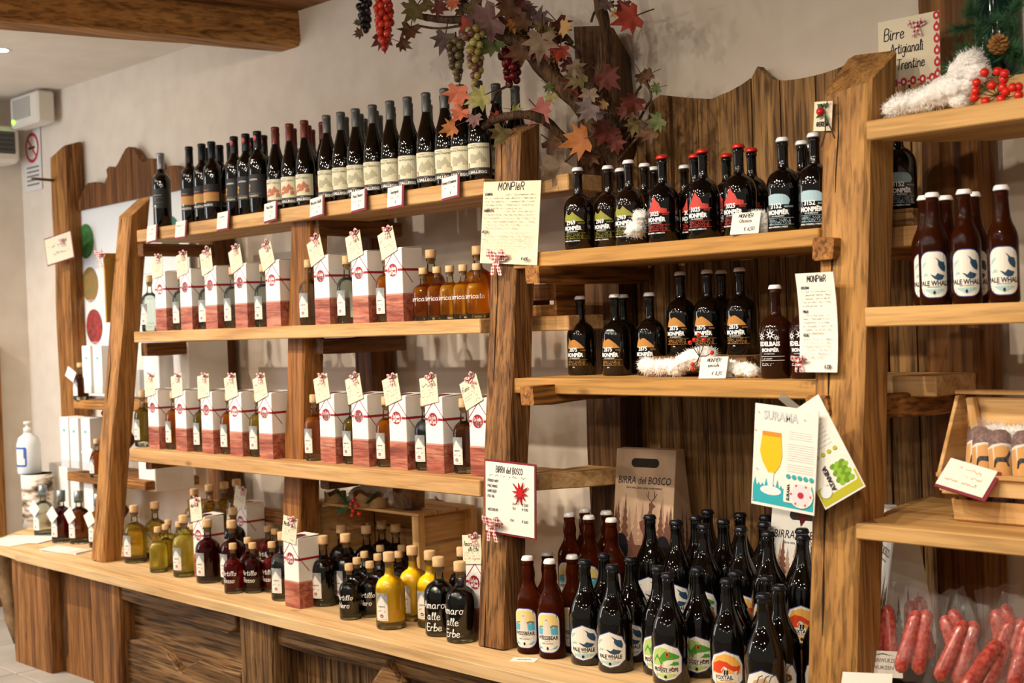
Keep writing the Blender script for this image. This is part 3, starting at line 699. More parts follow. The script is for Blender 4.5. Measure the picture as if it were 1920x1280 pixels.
def wpos(px, Y, z=ZS1, py=None):      # column px on a shelf at depth Y
    return aty(px, py if py else 640, Y).x
TOPY = 2.872
g = 'wine bottles on the top shelf'
def wine_row(k, pxs, desc, rows):
    for r in range(rows):
        for i, px in enumerate(pxs):
            X = aty(px, 200, TOPY).x+(rnd.uniform(-.006, .006) if r else 0)
            Y = TOPY+r*.082+(rnd.uniform(-.006, .006) if r else 0)
            rowt = ('front row', 'middle row', 'back row')[r]
            place(k, 'wine_bottle', X, Y, ZS1, math.radians(16+rnd.uniform(-5, 5)), f'{ORD[i]} of {desc}, {rowt}' if len(pxs) > 1 else f'{desc}, {rowt}', group=g)
place('wine_nine', 'wine_bottle', aty(303, 350, TOPY).x, TOPY, ZS1, math.radians(12), 'dark wine bottle with silver capsule standing alone at the end of the top shelf', group=g)
wine_row('wine_orange', (351, 375, 393.5), 'the wine bottles with orange landscape labels', 2)
wine_row('wine_seal', (436, 458, 480), 'the black wine bottles with a red seal on the neck', 2)
wine_row('wine_nero', (514, 541, 569), 'the rust-capsuled wine bottles with cream labels', 3)
GREY = [('wine_moscato', 611), ('wine_moscato', 638), ('wine_moscato', 666), ('wine_bianco', 698), ('wine_bianco', 731), ('wine_sauvignon', 764), ('wine_sauvignon', 799), ('wine_traminer', 834), ('wine_traminer', 864), ('wine_traminer', 897)]
for r in range(3):
    for i, (k, px) in enumerate(GREY):
        place(k, 'wine_bottle', aty(px, 200, TOPY).x+(rnd.uniform(-.006, .006) if r else 0), TOPY+r*.082, ZS1, math.radians(16+rnd.uniform(-5, 5)), f'{ORD[i]} of the grey-capsuled wine bottles with cream labels, {("front row", "middle row", "back row")[r]}', group=g)

# ---- liqueur bottles
LIQC = {'straw': ('e0c452', .74), 'olive': ('b89c30', .72), 'amber': ('e8961a', .68), 'gold': ('ffc224', .6), 'lemon': ('faec80', .62), 'red': ('6a0c16', .55), 'ruby': ('a81020', .55), 'dark': ('1c0a10', .15), 'black': ('0c0a0e', .05), 'egg': ('ffd21a', 0), 'clear': ('e8eeea', .97), 'brown': ('8a4612', .68)}
LIQM = {}
for k_, (c_, t_) in LIQC.items(): LIQM[k_] = liquid('liquid_'+k_, c_, t_, .25 if k_ == 'egg' else .05)
GREYBAND = noisy('grey_print', '9a9d9c', '7f8383', 80, .7); ROOFP = mat('roof_print', 'c9cbca', .6)
def liq_label(s, word=True):
    p = Art(); w = .022*s; z0, z1 = .030*s, .118*s
    l = lab_rect(-w, z0, w, z1, WHITEP)
    p.poly([(-w, z1-.040*s), (-w, z1), (w, z1), (w, z1-.040*s), (0, z1-.010*s)], GREYBAND)
    p.line([(-w, z1-.040*s), (0, z1-.010*s), (w, z1-.040*s)], .003*s, ROOFP)
    p.hand('Liquore', 0, z0+.043*s, .006*s, INK, align='c'); p.scrawl(-w*.7, w*.7, z0+.028*s, .007*s, INK, seed=4)
    p.ell(0, z0+.015*s, .0065*s, .0055*s, REDPRINT); p.line([(-.004*s, z0+.0155*s), (.004*s, z0+.0155*s)], .0012*s, WHITEINK); p.line([(-.003*s, z0+.013*s), (.003*s, z0+.013*s)], .001*s, WHITEINK)
    p.line([(-w*.8, z0+.005*s), (w*.8, z0+.005*s)], .0006*s, GREYINK)
    return l, p
def liq_kind(name, R, H, col, mode, fill=.70, words=None):
    prof = scale_prof(LIQ, R, H)
    glass = MB().lathe(prof, 32).mesh('glass_body', CLEAR)
    lp = [(0, H*.098), (R*.90, H*.098), (R*.955, H*.112)]
    for a, b in LIQ:
        if .112 < b < fill: lp.append((a*R*.955, b*H))
    ra = [a for a, b in LIQ if b >= fill][0]
    lp += [(ra*R*.93, fill*H), (0, fill*H)]
    liq = MB().lathe(lp, 28).mesh('liquid', LIQM[col])
    rn = .33*R
    ck = MB().lathe([(.0, H*.80), (rn*.78, H*.80), (rn*.80, H*.878), (rn*1.16, H*.88), (rn*1.18, H*.885), (rn*1.18, H*.99), (rn*1.05, H), (0, H)], 24).mesh('stopper', CORK)
    sl = MB().lathe([(rn*1.03, H*.845), (rn*1.07, H*.85), (rn*1.07, H*.862), (rn*1.03, H*.866)], 20).mesh('neck_ring', CLEAR)
    base = MB().lathe([(0, .002), (R*.93, .002), (R*.95, H*.03), (R*.94, H*.085), (R*.90, H*.094), (0, H*.096)], 28).mesh('glass_base', mat('thick_glass', 'e6ece0', .03, trans=.95, ior=1.3))
    parts = [('glass_body', glass, None), ('liquid', liq, None), ('stopper', ck, None), ('neck_ring', sl, None), ('glass_base', base, None)]
    if mode == 'label':
        l, p = liq_label(H/.241); parts += [('label', l.mesh('label', R, base=.0003), None), ('label_print', p.mesh('label_print', R, base=.0006), 5)]
    elif mode == 'pen':
        p = Art(); s = H/.182
        for i, wd in enumerate(words): p.hand(wd, .004, H*.37-i*.026*s, .0165*s, WHITEINK, w=.0019*s, align='c', slant=.1)
        parts += [('lettering', p.mesh('lettering', R, base=.0005), None)]
    kind(name, parts)
RB, HB, RS_, HS_, RI_, HI_ = .048, .241, .0365, .182, .0365, .236
for c in ('straw', 'olive', 'amber', 'lemon', 'red', 'dark', 'black', 'egg', 'clear', 'brown'):
    liq_kind('liqueur_'+c, RB, HB, c, 'label', .80 if c == 'egg' else .655)
for c in ('straw', 'olive', 'amber', 'dark', 'clear', 'brown'): liq_kind('slim_'+c, RI_, HI_, c, 'label', .655)
liq_kind('liqueur_erbe', RB, HB, 'black', 'pen', .66, ['Amaro', 'alle', 'Erbe'])
liq_kind('small_lemon', RS_, HS_, 'lemon', 'none', .62); liq_kind('small_olive', RS_, HS_, 'straw', 'none', .62)
liq_kind('small_rosso', RS_, HS_, 'ruby', 'pen', .65, ['Mirtillo', 'Rosso'])
liq_kind('small_red', RS_, HS_, 'red', 'pen', .65, ['Mirtillo', 'Rosso'])
liq_kind('small_nero', RS_, HS_, 'black', 'pen', .65, ['Mirtillo', 'Nero'])
liq_kind('small_gold', RS_, HS_*.95, 'gold', 'pen', .64, ['Barricata']); liq_kind('small_amber', RS_, HS_*.95, 'amber', 'pen', .64, ['Barricata'])

# ---- gift cartons with a red roof-line print
BW, BH = .088, .242
CARTON = mat('white_carton', 'f1eee8', .5)
WPRINT = noisy('printed_wood', 'b4503c', '8c3a30', 50, .55)
def plank_print():
    mt = MATS.get('printed_planks')
    if mt: return mt
    mt = wood('printed_planks', 'x', 'c98a70', 'a85c48', '7d4034', 34, .5, streak=.35, bump=0, stretch=.12); return mt
PPR = plank_print()
def carton_planks():
    a = Art(); h = BW/2
    a.rect(-h, .001, h, .093, PPR); a.rect(-h, .088, h, .0935, mat('plank_fade', 'c98d7a', .5))
    a.line([(-h, .060), (h, .058)], .0012, mat('plank_gap', '4a1a18', .6)); a.line([(-h, .030), (h, .031)], .0006, MATS['plank_gap'])
    return a
def carton_art(front):
    a = Art(); h = BW/2
    if front:
        a.line([(-h, .180), (0, .228), (h, .180)], .0028, REDPRINT); a.line([(-h, .150), (-h+.02, .172)], .0014, REDPRINT)
    else:
        a.line([(-h, .180), (-.001, .128)], .0028, REDPRINT)
    a.rect(-h, .166, h, .174, REDPRINT)
    if front:
        a.ell(-.004, .170, .0255, .0235, CARTON, 28); a.ell(-.004, .170, .0235, .0215, REDPRINT, 28)
        a.hand('La baita', -.004, .171, .011, WHITEINK, w=.0019, align='c', sx=.62); a.hand('del Speck', -.004, .157, .011, WHITEINK, w=.0019, align='c', sx=.58)
    return a
cb = MB().box((0, 0, BH/2), (BW, BW, BH)).mesh('carton', CARTON, .0015)
onf = lambda v: Vector((v.x, v.y-BW/2, v.z)); ons = lambda v: Vector((BW/2-v.y, v.x, v.z))
fr_me = carton_art(True).mesh('roof_print', fn=onf); fp_me = carton_planks().mesh('plank_print', fn=onf)
sd_me = carton_art(False).mesh('ribbon_print', fn=ons); sp_me = carton_planks().mesh('plank_print', fn=ons)
lid = MB().box((0, .004, 0), (BW*.98, BW*.98, .0014)).mesh('lid_flap', CARTON)
logo = Art().ell(0, 0, .02, .016, REDPRINT, 22).mesh('lid_print', fn=lambda v: Vector((v.x, v.z, -v.y+.0012)))
def carton(x, y, z, rz, label, sc_=1.0, group='white gift cartons'):
    o = thing('gift_carton', label, 'gift box', (x, y, z), rz, group)
    obj('carton', cb, o); obj('roof_print', fr_me, o); obj('plank_print', fp_me, o); obj('ribbon_print', sd_me, o); obj('plank_print', sp_me, o)
    l = obj('lid_flap', lid, o, (0, 0, BH+.003), (math.radians(rnd.uniform(2, 4)), 0, 0)); obj('lid_print', logo, l)
    return o
# ---- tags with a gingham bow
def bow_mesh(s=1.0):
    mb = MB()
    def ribbon(pts, w):
        vs = []; 
        for i, p in enumerate(pts):
            p = Vector(p); q = Vector(pts[min(i+1, len(pts)-1)])-Vector(pts[max(i-1, 0)]); n = Vector((-q.z, 0, q.x)).normalized()*w/2
            vs += [p+n, p-n]
        mb.add(vs, [(2*i, 2*i+1, 2*i+3, 2*i+2) for i in range(len(pts)-1)], 0, True)
    for sg in (-1, 1):
        ribbon([(0, -.002, 0), (sg*.007*s, -.008*s, .005*s), (sg*.013*s, -.009*s, .007*s), (sg*.016*s, -.004*s, .003*s), (sg*.011*s, -.002*s, .0005*s), (0, -.002*s, 0)], .008*s)
        ribbon([(0, -.003*s, 0), (sg*.004*s, -.006*s, -.010*s), (sg*.008*s, -.004*s, -.022*s)], .006*s)
    mb.box((0, -.005*s, 0), (.007*s, .006*s, .007*s))
    return mb.mesh('bow', GING)
BOW = bow_mesh(1.25); BOWBIG = bow_mesh(2.4)
TW, TH = .086, .088
card_me = MB().box((0, .0006, TH/2), (TW, .0012, TH)).mesh('card', PAPER)
def tag(x, y, z, roll, label, word=None, sub=None, rz=0, seed=1, wd=1.0, pitch=-.08):
    o = thing('price_tag', label, 'price tag', (x, y, z)); o.rotation_euler = (pitch, roll, rz)
    c = obj('card', card_me, o); c.scale = (wd, 1, 1)
    a = Art()
    if word: a.hand(word, -TW*.42, TH*.62, .015, INK, w=.0016, sx=.62 if len(word) > 8 else .75)
    else: a.scrawl(-TW*.4, TW*.3, TH*.62, .014, INK, .0016, seed)
    if sub: a.hand(sub, -TW*.2, TH*.44, .013, INK, w=.0014, sx=.75)
    for i in range(3): a.scrawl(-TW*.42, TW*.40, TH*(.47-.1*i)-(.01 if sub else 0), .007, GREYINK, .0007, seed+i+3)
    a.scrawl(TW*.12, TW*.42, TH*.1, .010, GREYINK, .0009, seed+9)
    obj('lettering', a.mesh('lettering'), o)
    obj('bow', BOW, o, (TW*.22*wd, -.002, TH*.93), (0, rnd.uniform(-.4, .4), 0))
    return o
def boxes_row(z, yf, lefts, py, colours, words, where, seed0, rows_hid=True, rolls=None):
    for i, (px, c) in enumerate(zip(lefts, colours)):
        X = aty(px, py[i], yf).x+BW/2; n = len(lefts)
        w = f'{ORD[i]} {where}'
        carton(X, yf+BW/2, z, math.radians(rnd.uniform(-2, 2)), 'white gift carton '+w)
        rl = -math.radians(rnd.uniform(12, 24)) if rolls is None else math.radians(rolls[i])
        tag(X-.012, yf-.004, z+BH-.022, rl, 'cream tag in gift carton '+w, words[i], None, 0, seed0+i*7)
        if c:
            bx_ = min(aty(px-10, py[i], yf+.048).x, X-BW/2-RI_-.004)
            if i:
                pr_ = aty(lefts[i-1], py[i-1], yf).x+BW; bx_ = max(bx_, min(pr_+RI_+.004, (pr_+X-BW/2)/2))
            place('slim_'+c, 'liqueur_bottle', bx_, yf+.048, z, math.radians(rnd.uniform(2, 12)), f'{DESC[c]} liqueur bottle beside gift carton '+w, group='liqueur bottles beside the cartons')
DESC = {'straw': 'pale straw', 'olive': 'olive gold', 'amber': 'amber', 'lemon': 'pale yellow', 'red': 'dark red', 'dark': 'dark', 'black': 'black', 'egg': 'egg yellow', 'clear': 'clear', 'brown': 'brown'}
boxes_row(ZS2, 2.80, (291, 338, 384.5, 440, 499), (560,)*5, ('clear', 'clear', 'clear', 'clear', 'clear'), (None,)*5, 'after the far post, middle shelf', 10, rolls=(-8, -10, -16, -20, -24))
boxes_row(ZS2, 2.80, (590, 661, 724), (560,)*3, ('clear', 'clear', 'amber'), (None,)*3, 'after the slim upright, middle shelf', 60, rolls=(-22, -16, -20))
boxes_row(ZS3, 2.775, (278.4, 329, 377.8, 430.3, 485.3), (800,)*5, ('olive', 'amber', 'olive', 'amber', 'straw'), (None,)*5, 'after the far post, lowest shelf', 110, rolls=(-9, -11, -8, -15, -18))
boxes_row(ZS3, 2.79, (600.4, 660.8, 730.6, 798.3, 880.6), (820,)*5, ('amber', 'olive', 'amber', 'dark', 'brown'), (None, None, None, None, 'Fieno'), 'after the slim upright, lowest shelf', 160, rolls=(-16, -17, -17, -10, -24))
# small amber bottles at the end of the middle shelf
for i, px in enumerate((795, 821, 845, 870, 896)):
    place('small_amber' if i < 2 else 'small_gold', 'liqueur_bottle', aty(px, 560, 2.85).x, 2.85, ZS2, math.radians(12), f'{ORD[i]} of the small amber bottles with white lettering, middle shelf', group='small amber liqueur bottles')
for px, Y, c, lb in ((809, 2.99, 'amber', 'tall amber bottle standing behind the row of small amber bottles'), (897, 3.02, 'amber', 'large amber bottle at the middle post behind the small ones')):
    place('liqueur_'+c, 'liqueur_bottle', aty(px, 520, Y).x, Y, ZS2, .2, lb, group='liqueur bottles beside the cartons')

# ---- liqueurs on the counter: (kind, base px, base py, description)
cnt = [('liqueur_straw', 248, 1054, 'straw coloured liqueur bottle standing next to the far post'), ('liqueur_straw', 287, 1046, 'straw coloured liqueur bottle behind the small yellow bottles'),
 ('small_lemon', 293, 1072, 'small pale yellow bottle at the front of the yellow group'), ('small_olive', 308, 1066, 'small yellow bottle second in the yellow group'), ('small_lemon', 313, 1056, 'small yellow bottle standing behind the yellow group'),
 ('small_olive', 333, 1060, 'small yellow bottle tucked behind the labelled yellow bottle'), ('small_lemon', 340, 1042, 'small yellow bottle at the back of the yellow group'),
 ('liqueur_lemon', 341, 1080, 'clear yellow liqueur bottle with white label before the gift carton'), ('small_olive', 360, 1066, 'small yellow bottle between the yellow and the dark red bottle'),
 ('liqueur_red', 385, 1091, 'dark red liqueur bottle with clear thick base'), ('liqueur_red', 431, 1094, 'dark red liqueur bottle behind the small bright red bottle'), ('liqueur_dark', 434, 1062, 'dark liqueur bottle standing before the taller gift carton'),
 ('small_rosso', 434, 1111, 'small bright red bottle with white lettering at the counter front'), ('small_red', 462, 1098, 'small dark red bottle behind the bright red front bottle'), ('small_red', 471, 1110, 'small dark red bottle beside the bright red front bottle'),
 ('small_rosso', 500, 1072, 'small red lettered bottle standing back before the gift cartons'), ('small_red', 513, 1078, 'small dark red lettered bottle beside the blueberry tag'), ('small_rosso', 507, 1108, 'small red lettered bottle next to the labelled dark bottle'),
 ('liqueur_black', 527, 1124, 'dark blueberry liqueur bottle between red bottles and front gift carton'), ('liqueur_black', 602, 1134, 'dark blueberry liqueur bottle between front gift carton and small black bottles'), ('liqueur_black', 645, 1130, 'dark blueberry liqueur bottle close behind the first small black bottle'),
 ('liqueur_black', 637, 1108, 'dark bottle standing in the mouth of the crate'), ('liqueur_black', 684, 1110, 'dark bottle in the crate with a wet neck'),
 ('small_nero', 652, 1160, 'small black lettered bottle foremost of the black group'), ('small_nero', 667, 1146, 'small black bottle just behind the foremost black one'), ('small_nero', 681, 1132, 'small black bottle third back in the black group'),
 ('small_nero', 691, 1155, 'small black lettered bottle next to the egg liqueur'), ('small_nero', 706, 1138, 'small black bottle behind the egg liqueur bottle'), ('small_nero', 711, 1118, 'small black bottle farthest back before the crate'),
 ('liqueur_egg', 726, 1177, 'egg yellow liqueur bottle at the front with white label'), ('small_nero', 745, 1132, 'small black bottle between two egg yellow bottles'), ('small_nero', 751, 1118, 'small black bottle behind the two egg yellow bottles'),
 ('liqueur_egg', 770, 1162, 'second egg yellow liqueur bottle set further back'), ('liqueur_egg', 803, 1174, 'third egg yellow liqueur bottle partly hidden by a black one'),
 ('liqueur_erbe', 819, 1190, 'large black lettered bottle beside the egg yellow bottles'), ('liqueur_erbe', 859, 1202, 'large black lettered bottle standing against the middle post'), ('liqueur_black', 864, 1166, 'black bottle behind the large lettered one at the middle post')]
for k, px, py, lb in cnt:
    v = atz(px, py, ZC); r = RB if 'liqueur' in k else RS_
    place(k, 'liqueur_bottle', v.x, v.y+r*.35, ZC, math.radians(rnd.uniform(6, 20)), lb, group='liqueur bottles on the counter')
for px, Y, c, lb in ((716, 3.10, 'black', 'dark bottle deep inside the crate, nearer the far post'), (742, 3.08, 'black', 'dark bottle deep inside the crate, nearer the middle post')):
    place('liqueur_'+c, 'liqueur_bottle', aty(px, 1000, Y).x, Y, ZC, .2, lb, group='liqueur bottles on the counter')
for i, (px, py) in enumerate(((364, 916), (392, 908), (420, 903), (443, 898))):
    Y = 3.15; zt = aty(px, py, Y).z
    place('liqueur_straw', 'liqueur_bottle', aty(px, py, Y).x, Y, zt-HB, .2, f'{ORD[i]} straw coloured bottle in the shaded back row under the lowest shelf', group='straw bottles in the back row')
hb = thing('low_plinth', 'low wooden plinth carrying the back row under the lowest shelf', 'plinth', (-5.05, 3.15, ZC))
zt = aty(392, 908, 3.15).z-HB
obj('top_board', MB().box((0, 0, (zt-ZC)-.011), (.9, .11, .02)).mesh('top_board', WR['x'], .002), hb)
for s in (-.4, .4): obj('support', MB().box((s, 0, (zt-ZC-.021)/2), (.03, .10, zt-ZC-.021)).mesh('support', WR['z'], .002), hb)
# gift cartons on the counter
for px, py, lb, word, sub, rl in ((360.5, 967, 'gift carton on the counter behind the dark red bottle', 'Mela Verde', None, -12), (440, 943, 'taller standing gift carton on the counter under the far bay', None, None, 8), (530.5, 1006, 'gift carton at the front of the counter between two blueberry bottles', 'Mirtillo Nero', None, 6),
        (803.6, 969, 'gift carton on the counter beside the open crate', 'Bombardino', None, 6), (872, 1045, 'gift carton half hidden behind the middle post', 'Amaro', 'alle Erbe', -6)):
    v = atz(px, py, ZC+BH)
    carton(v.x+BW/2, v.y+BW/2, ZC, 0, 'white '+lb)
    tag(v.x+BW/2-.006, v.y-.004, ZC+BH-.015, math.radians(rl), 'cream tag in the '+lb, word, sub, 0, int(px))
# ================================================================== beers
CAPW = mat('white_cap', 'eceef2', .35, .1); CAPR = mat('red_cap', 'c22a20', .35, .2); CAPB = mat('black_cap', '22242c', .25, .5); CAPBW = mat('pale_cap', 'f0eeee', .35, .1)
OLV = mat('olive_print', '8b8d2a', .5); RDP = mat('red_mountain', 'c0392f', .5); BLU = mat('ice_print', '9fc0cf', .5); GLD = mat('bronze_print', 'b8813a', .5); PWHITE = mat('pale_print', 'e8edf2', .5)
NAVY = mat('navy_print', '2c4a66', .5); AQUA = mat('aqua_print', 'a9c9c9', .5); SKYB = mat('sky_print', '58b6d8', .5); SUNY = mat('sun_print', 'f0d98a', .5); FROG = mat('frog_green', '4c9a34', .5); LIME = mat('lime_print', 'b4cf7c', .5); FOX = mat('fox_orange', 'd8481e', .5); SUNO = mat('sun_orange', 'f2b65a', .5); BRN = mat('brown_print', '7a5236', .5); BLK = mat('black_print', '14151c', .5)
def capped(name, prof, R, H, glass, cap, art_label=None, art_print=None, tint=None):
    body = MB().lathe(scale_prof(prof, R, H), 30).mesh('glass_body', glass)
    rn = [a*R for a, b in prof if b > .91][0]
    parts = [('glass_body', body, None), ('crown_cap', crown(rn, H*.958, H*.045).mesh('crown_cap', cap), None)]
    if art_label: parts.append(('label', art_label.mesh('label', R, base=.0003), None))
    if art_print: parts.append(('label_print', art_print.mesh('label_print', R, base=.0006), 2 if art_label else None))
    kind(name, parts)
RM, HM = .0435, .238
PEAKS = {'a': [(-.034, 0), (-.034, .012), (-.026, .026), (-.020, .020), (-.013, .018), (-.004, .028), (.004, .020), (.012, .014), (.022, .006), (.030, 0)],
         'b': [(-.032, 0), (-.030, .010), (-.022, .016), (-.014, .034), (-.008, .042), (-.002, .030), (.004, .026), (.010, .012), (.026, .009), (.026, 0)],
         'c': [(-.034, 0), (-.034, .022), (-.026, .026), (-.010, .027), (.004, .026), (.014, .024), (.022, .018), (.026, .010), (.022, 0)],
         'd': [(-.033, 0), (-.028, .014), (-.021, .030), (-.016, .022), (-.012, .026), (-.004, .027), (.004, .022), (.014, .014), (.024, .004), (.026, 0)]}
def monp_art(num, pk, col, sub, foot, z=.081):
    a = Art()
    a.poly([(x, z+y) for x, y in PEAKS[pk]], col)
    a.rect(-.034, z-.0025, .034, z, col) if pk == 'b' else None
    a.txt(num, -.010, z-.009, .0115, PWHITE, sx=.9, bold=.03); a.txt(sub, .022, z-.0075, .0038, col, bold=.02)
    a.txt('MONPI\u00cbR', -.006, z-.0245, .0108, PWHITE, sx=.85, bold=.05); a.txt('DE GHERDEINA', -.006, z-.0305, .0034, PWHITE)
    a.line([(-.034, z-.0335), (.034, z-.0335)], .0007, col); a.line([(-.034, z-.050), (.034, z-.050)], .0007, col)
    for i in range(4): a.scrawl(-.032, .026, z-.0385-.0035*i, .0026, col, .0009, 5+i)
    a.txt(foot, -.008, z-.0575, .0036, PWHITE, bold=.02)
    return a
capped('monpier_chiara', MONP, RM, HM, DARKB, CAPW, None, monp_art('2969', 'a', OLV, 'SASPLAT', 'BIRRA HELL | CHIARA'))
capped('monpier_ambrata', MONP, RM, HM, DARK, CAPR, None, monp_art('3025', 'b', RDP, 'ODLES', 'BIER AMBER | AMBRATA'))
capped('monpier_weiss', MONP, RM, HM, DARK, CAPW, None, monp_art('3152', 'c', BLU, 'MEISULES', 'BIRRA WEIZEN | WEISS', .068))
capped('monpier_ipa', MONP, RM, HM, DARK, CAPBW, None, monp_art('2875', 'd', GLD, 'PUTIA', 'IPA'))
a = Art()
for cx, cy, s in ((-.004, .112, .012), (-.030, .108, .010), (.012, .104, .007)):
    for k in range(8):
        t_ = k*math.pi/4; a.poly([(cx+.3*s*math.cos(t_-.6), cy+.3*s*math.sin(t_-.6)), (cx+1.2*s*math.cos(t_), cy+1.2*s*math.sin(t_)), (cx+.3*s*math.cos(t_+.6), cy+.3*s*math.sin(t_+.6))], PWHITE)
    a.ell(cx, cy, s*.3, s*.3, BLK, 8)
a.txt('EDELBAIS', -.008, .084, .0105, PWHITE, sx=.9, bold=.05); a.txt('MONPI\u00cbR', -.006, .069, .0088, PWHITE, sx=.85, bold=.05); a.txt('DE GHERDEINA', -.008, .0625, .0028, PWHITE)
for zz in (.057, .047): a.line([(-.034, zz), (.030, zz)], .0008, PWHITE)
a.scrawl(-.03, .0, .050, .0035, PWHITE, .001, 3); a.scrawl(-.03, .004, .038, .003, PWHITE, .0009, 4); a.scrawl(-.03, .004, .034, .003, PWHITE, .0009, 6)
capped('monpier_edelbais', MONP, RM, HM, mat('red_brown_glass', '240c05', .05, spec=.5), CAPBW, None, a)
g1 = 'beer bottles on the upper beer shelf'
up = [('monpier_chiara', 1083, 0, 'olive 2969', 0), ('monpier_chiara', 1119, 0, 'olive 2969', 1), ('monpier_chiara', 1179, 0, 'olive 2969', 2), ('monpier_chiara', 1151, 1, 'olive 2969', 0), ('monpier_chiara', 1209, 1, 'olive 2969', 1), ('monpier_chiara', 1166, 2, 'olive 2969', 0), ('monpier_chiara', 1226, 2, 'olive 2969', 1), ('monpier_chiara', 1262, 2, 'olive 2969', 2),
      ('monpier_ambrata', 1242, 0, 'red-capped 3025', 0), ('monpier_ambrata', 1274, 0, 'red-capped 3025', 1), ('monpier_ambrata', 1318, 0, 'red-capped 3025', 2), ('monpier_ambrata', 1386, 0, 'red-capped 3025', 3), ('monpier_ambrata', 1299, 1, 'red-capped 3025', 0), ('monpier_ambrata', 1348, 1, 'red-capped 3025', 1), ('monpier_ambrata', 1410, 1, 'red-capped 3025', 2),
      ('monpier_weiss', 1469, 0, 'ice-blue 3152', 0), ('monpier_weiss', 1528, 0, 'ice-blue 3152', 1), ('monpier_weiss', 1505, 1, 'ice-blue 3152', 1), ('monpier_weiss', 1487, 1, 'ice-blue 3152', 0), ('monpier_weiss', 1543, 1, 'ice-blue 3152', 2)]
used = []
for k, px, r, d, i in up:
    Y = (2.862, 2.965, 3.06)[r]; X = aty(px, 330, Y).x
    for (ux, uy) in used:                       # keep neighbours apart
        if abs(ux-X) < .09 and abs(uy-Y) < .09 and math.hypot(ux-X, uy-Y) < .0885: Y = uy+math.sqrt(.0885**2-min(abs(ux-X), .088)**2)+.001
    used.append((X, Y))
    place(k, 'beer_bottle', X, Y, ZR1, math.radians(20+rnd.uniform(-6, 6)), f'{ORD[i]} of the {d} beer bottles, {("front", "second", "back")[r]} row, upper beer shelf', group=g1)
g2 = 'beer bottles on the lower beer shelf'
for k, px, Y, dz, lb in (('monpier_ipa', 1090, 2.98, 0, 'bronze 2875 beer bottle first from the middle post'), ('monpier_ipa', 1155, 2.965, 0, 'second bronze 2875 beer bottle from the middle post'), ('monpier_ipa', 1171, 3.06, 0, 'bronze 2875 bottle hidden behind the second one'), ('monpier_ipa', 1220, 3.0, 0, 'third bronze 2875 beer bottle beside the cotton'),
    ('monpier_ipa', 1279, 3.04, .056, 'bronze 2875 bottle on the raised block above the berries'), ('monpier_ipa', 1330, 3.03, .056, 'bronze 2875 bottle in the middle of the raised block'), ('monpier_ipa', 1356, 3.115, .056, 'bronze 2875 bottle behind the others on the raised block'), ('monpier_ipa', 1391, 3.03, .056, 'bronze 2875 bottle on the raised block beside the red-brown bottle'),
    ('monpier_edelbais', 1456, 2.885, 0, 'red-brown beer bottle with white flower print, fully shown'), ('monpier_edelbais', 1512, 2.885, 0, 'white flower print beer bottle partly behind the hanging sheet')):
    place(k, 'beer_bottle', aty(px, 640, Y).x, Y, ZR2+dz, math.radians(20), lb, group=g2)
bl = thing('display_block', 'weathered wooden block raising three beer bottles', 'block', (aty(1345, 675, 3.05).x, 3.06, ZR2))
obj('wood_block', MB().hewn((-.17, 0, .028), (.17, 0, .028), .055, .21, n=6, amp=.004, side=(0, 0, 1)).mesh('wood_block', WG['x']), bl)
v = aty(1688, 400, 3.09)
place('monpier_weiss', 'beer_bottle', v.x, 3.09, ZR1+.045, math.radians(40), 'shaded 3152 beer bottle seen between post and rear post', group=g1)
bl = thing('display_block', 'grey wooden block under the shaded bottle behind the post', 'block', (v.x, 3.09, ZR1)); obj('wood_block', MB().box((0, 0, .0225), (.15, .14, .045)).mesh('wood_block', WG['x'], .003), bl)

# --- bottles of the forest brewery
def badge(w, h, z0): return [(-w, z0+h*.22), (-w*.55, z0+h*.06), (0, z0), (w*.55, z0+h*.06), (w, z0+h*.22), (w*1.04, z0+h*.62), (w*.8, z0+h*.86), (0, z0+h), (-w*.8, z0+h*.86), (-w*1.04, z0+h*.62)]
def label_shape(kindn, w, h, z0):
    l = Art()
    if kindn == 'badge': l.poly([(x*1.06, z0+h/2+(y-z0-h/2)*1.05) for x, y in badge(w, h, z0)], mat('label_rim', '33408a', .5)); l.poly(badge(w, h, z0), WHITEP)
    else: l.rrect(-w*1.05, z0-h*.02, w*1.05, z0+h*1.02, w*.75, MATS.get('label_rim') or mat('label_rim', '33408a', .5)); l.rrect(-w, z0, w, z0+h, w*.7, WHITEP)
    return l
def foot(p, w, h, z0, col):
    p.poly([(-w*.75, z0+h*.14), (0, z0+h*.02), (w*.75, z0+h*.14), (w*.6, z0+h*.17), (-w*.6, z0+h*.17)], col)
    p.ell(0, z0+h*.085, w*.10, h*.045, BLK, 10); p.txt('BIRRA del BOSCO', 0, z0+h*.20, h*.028, INK)
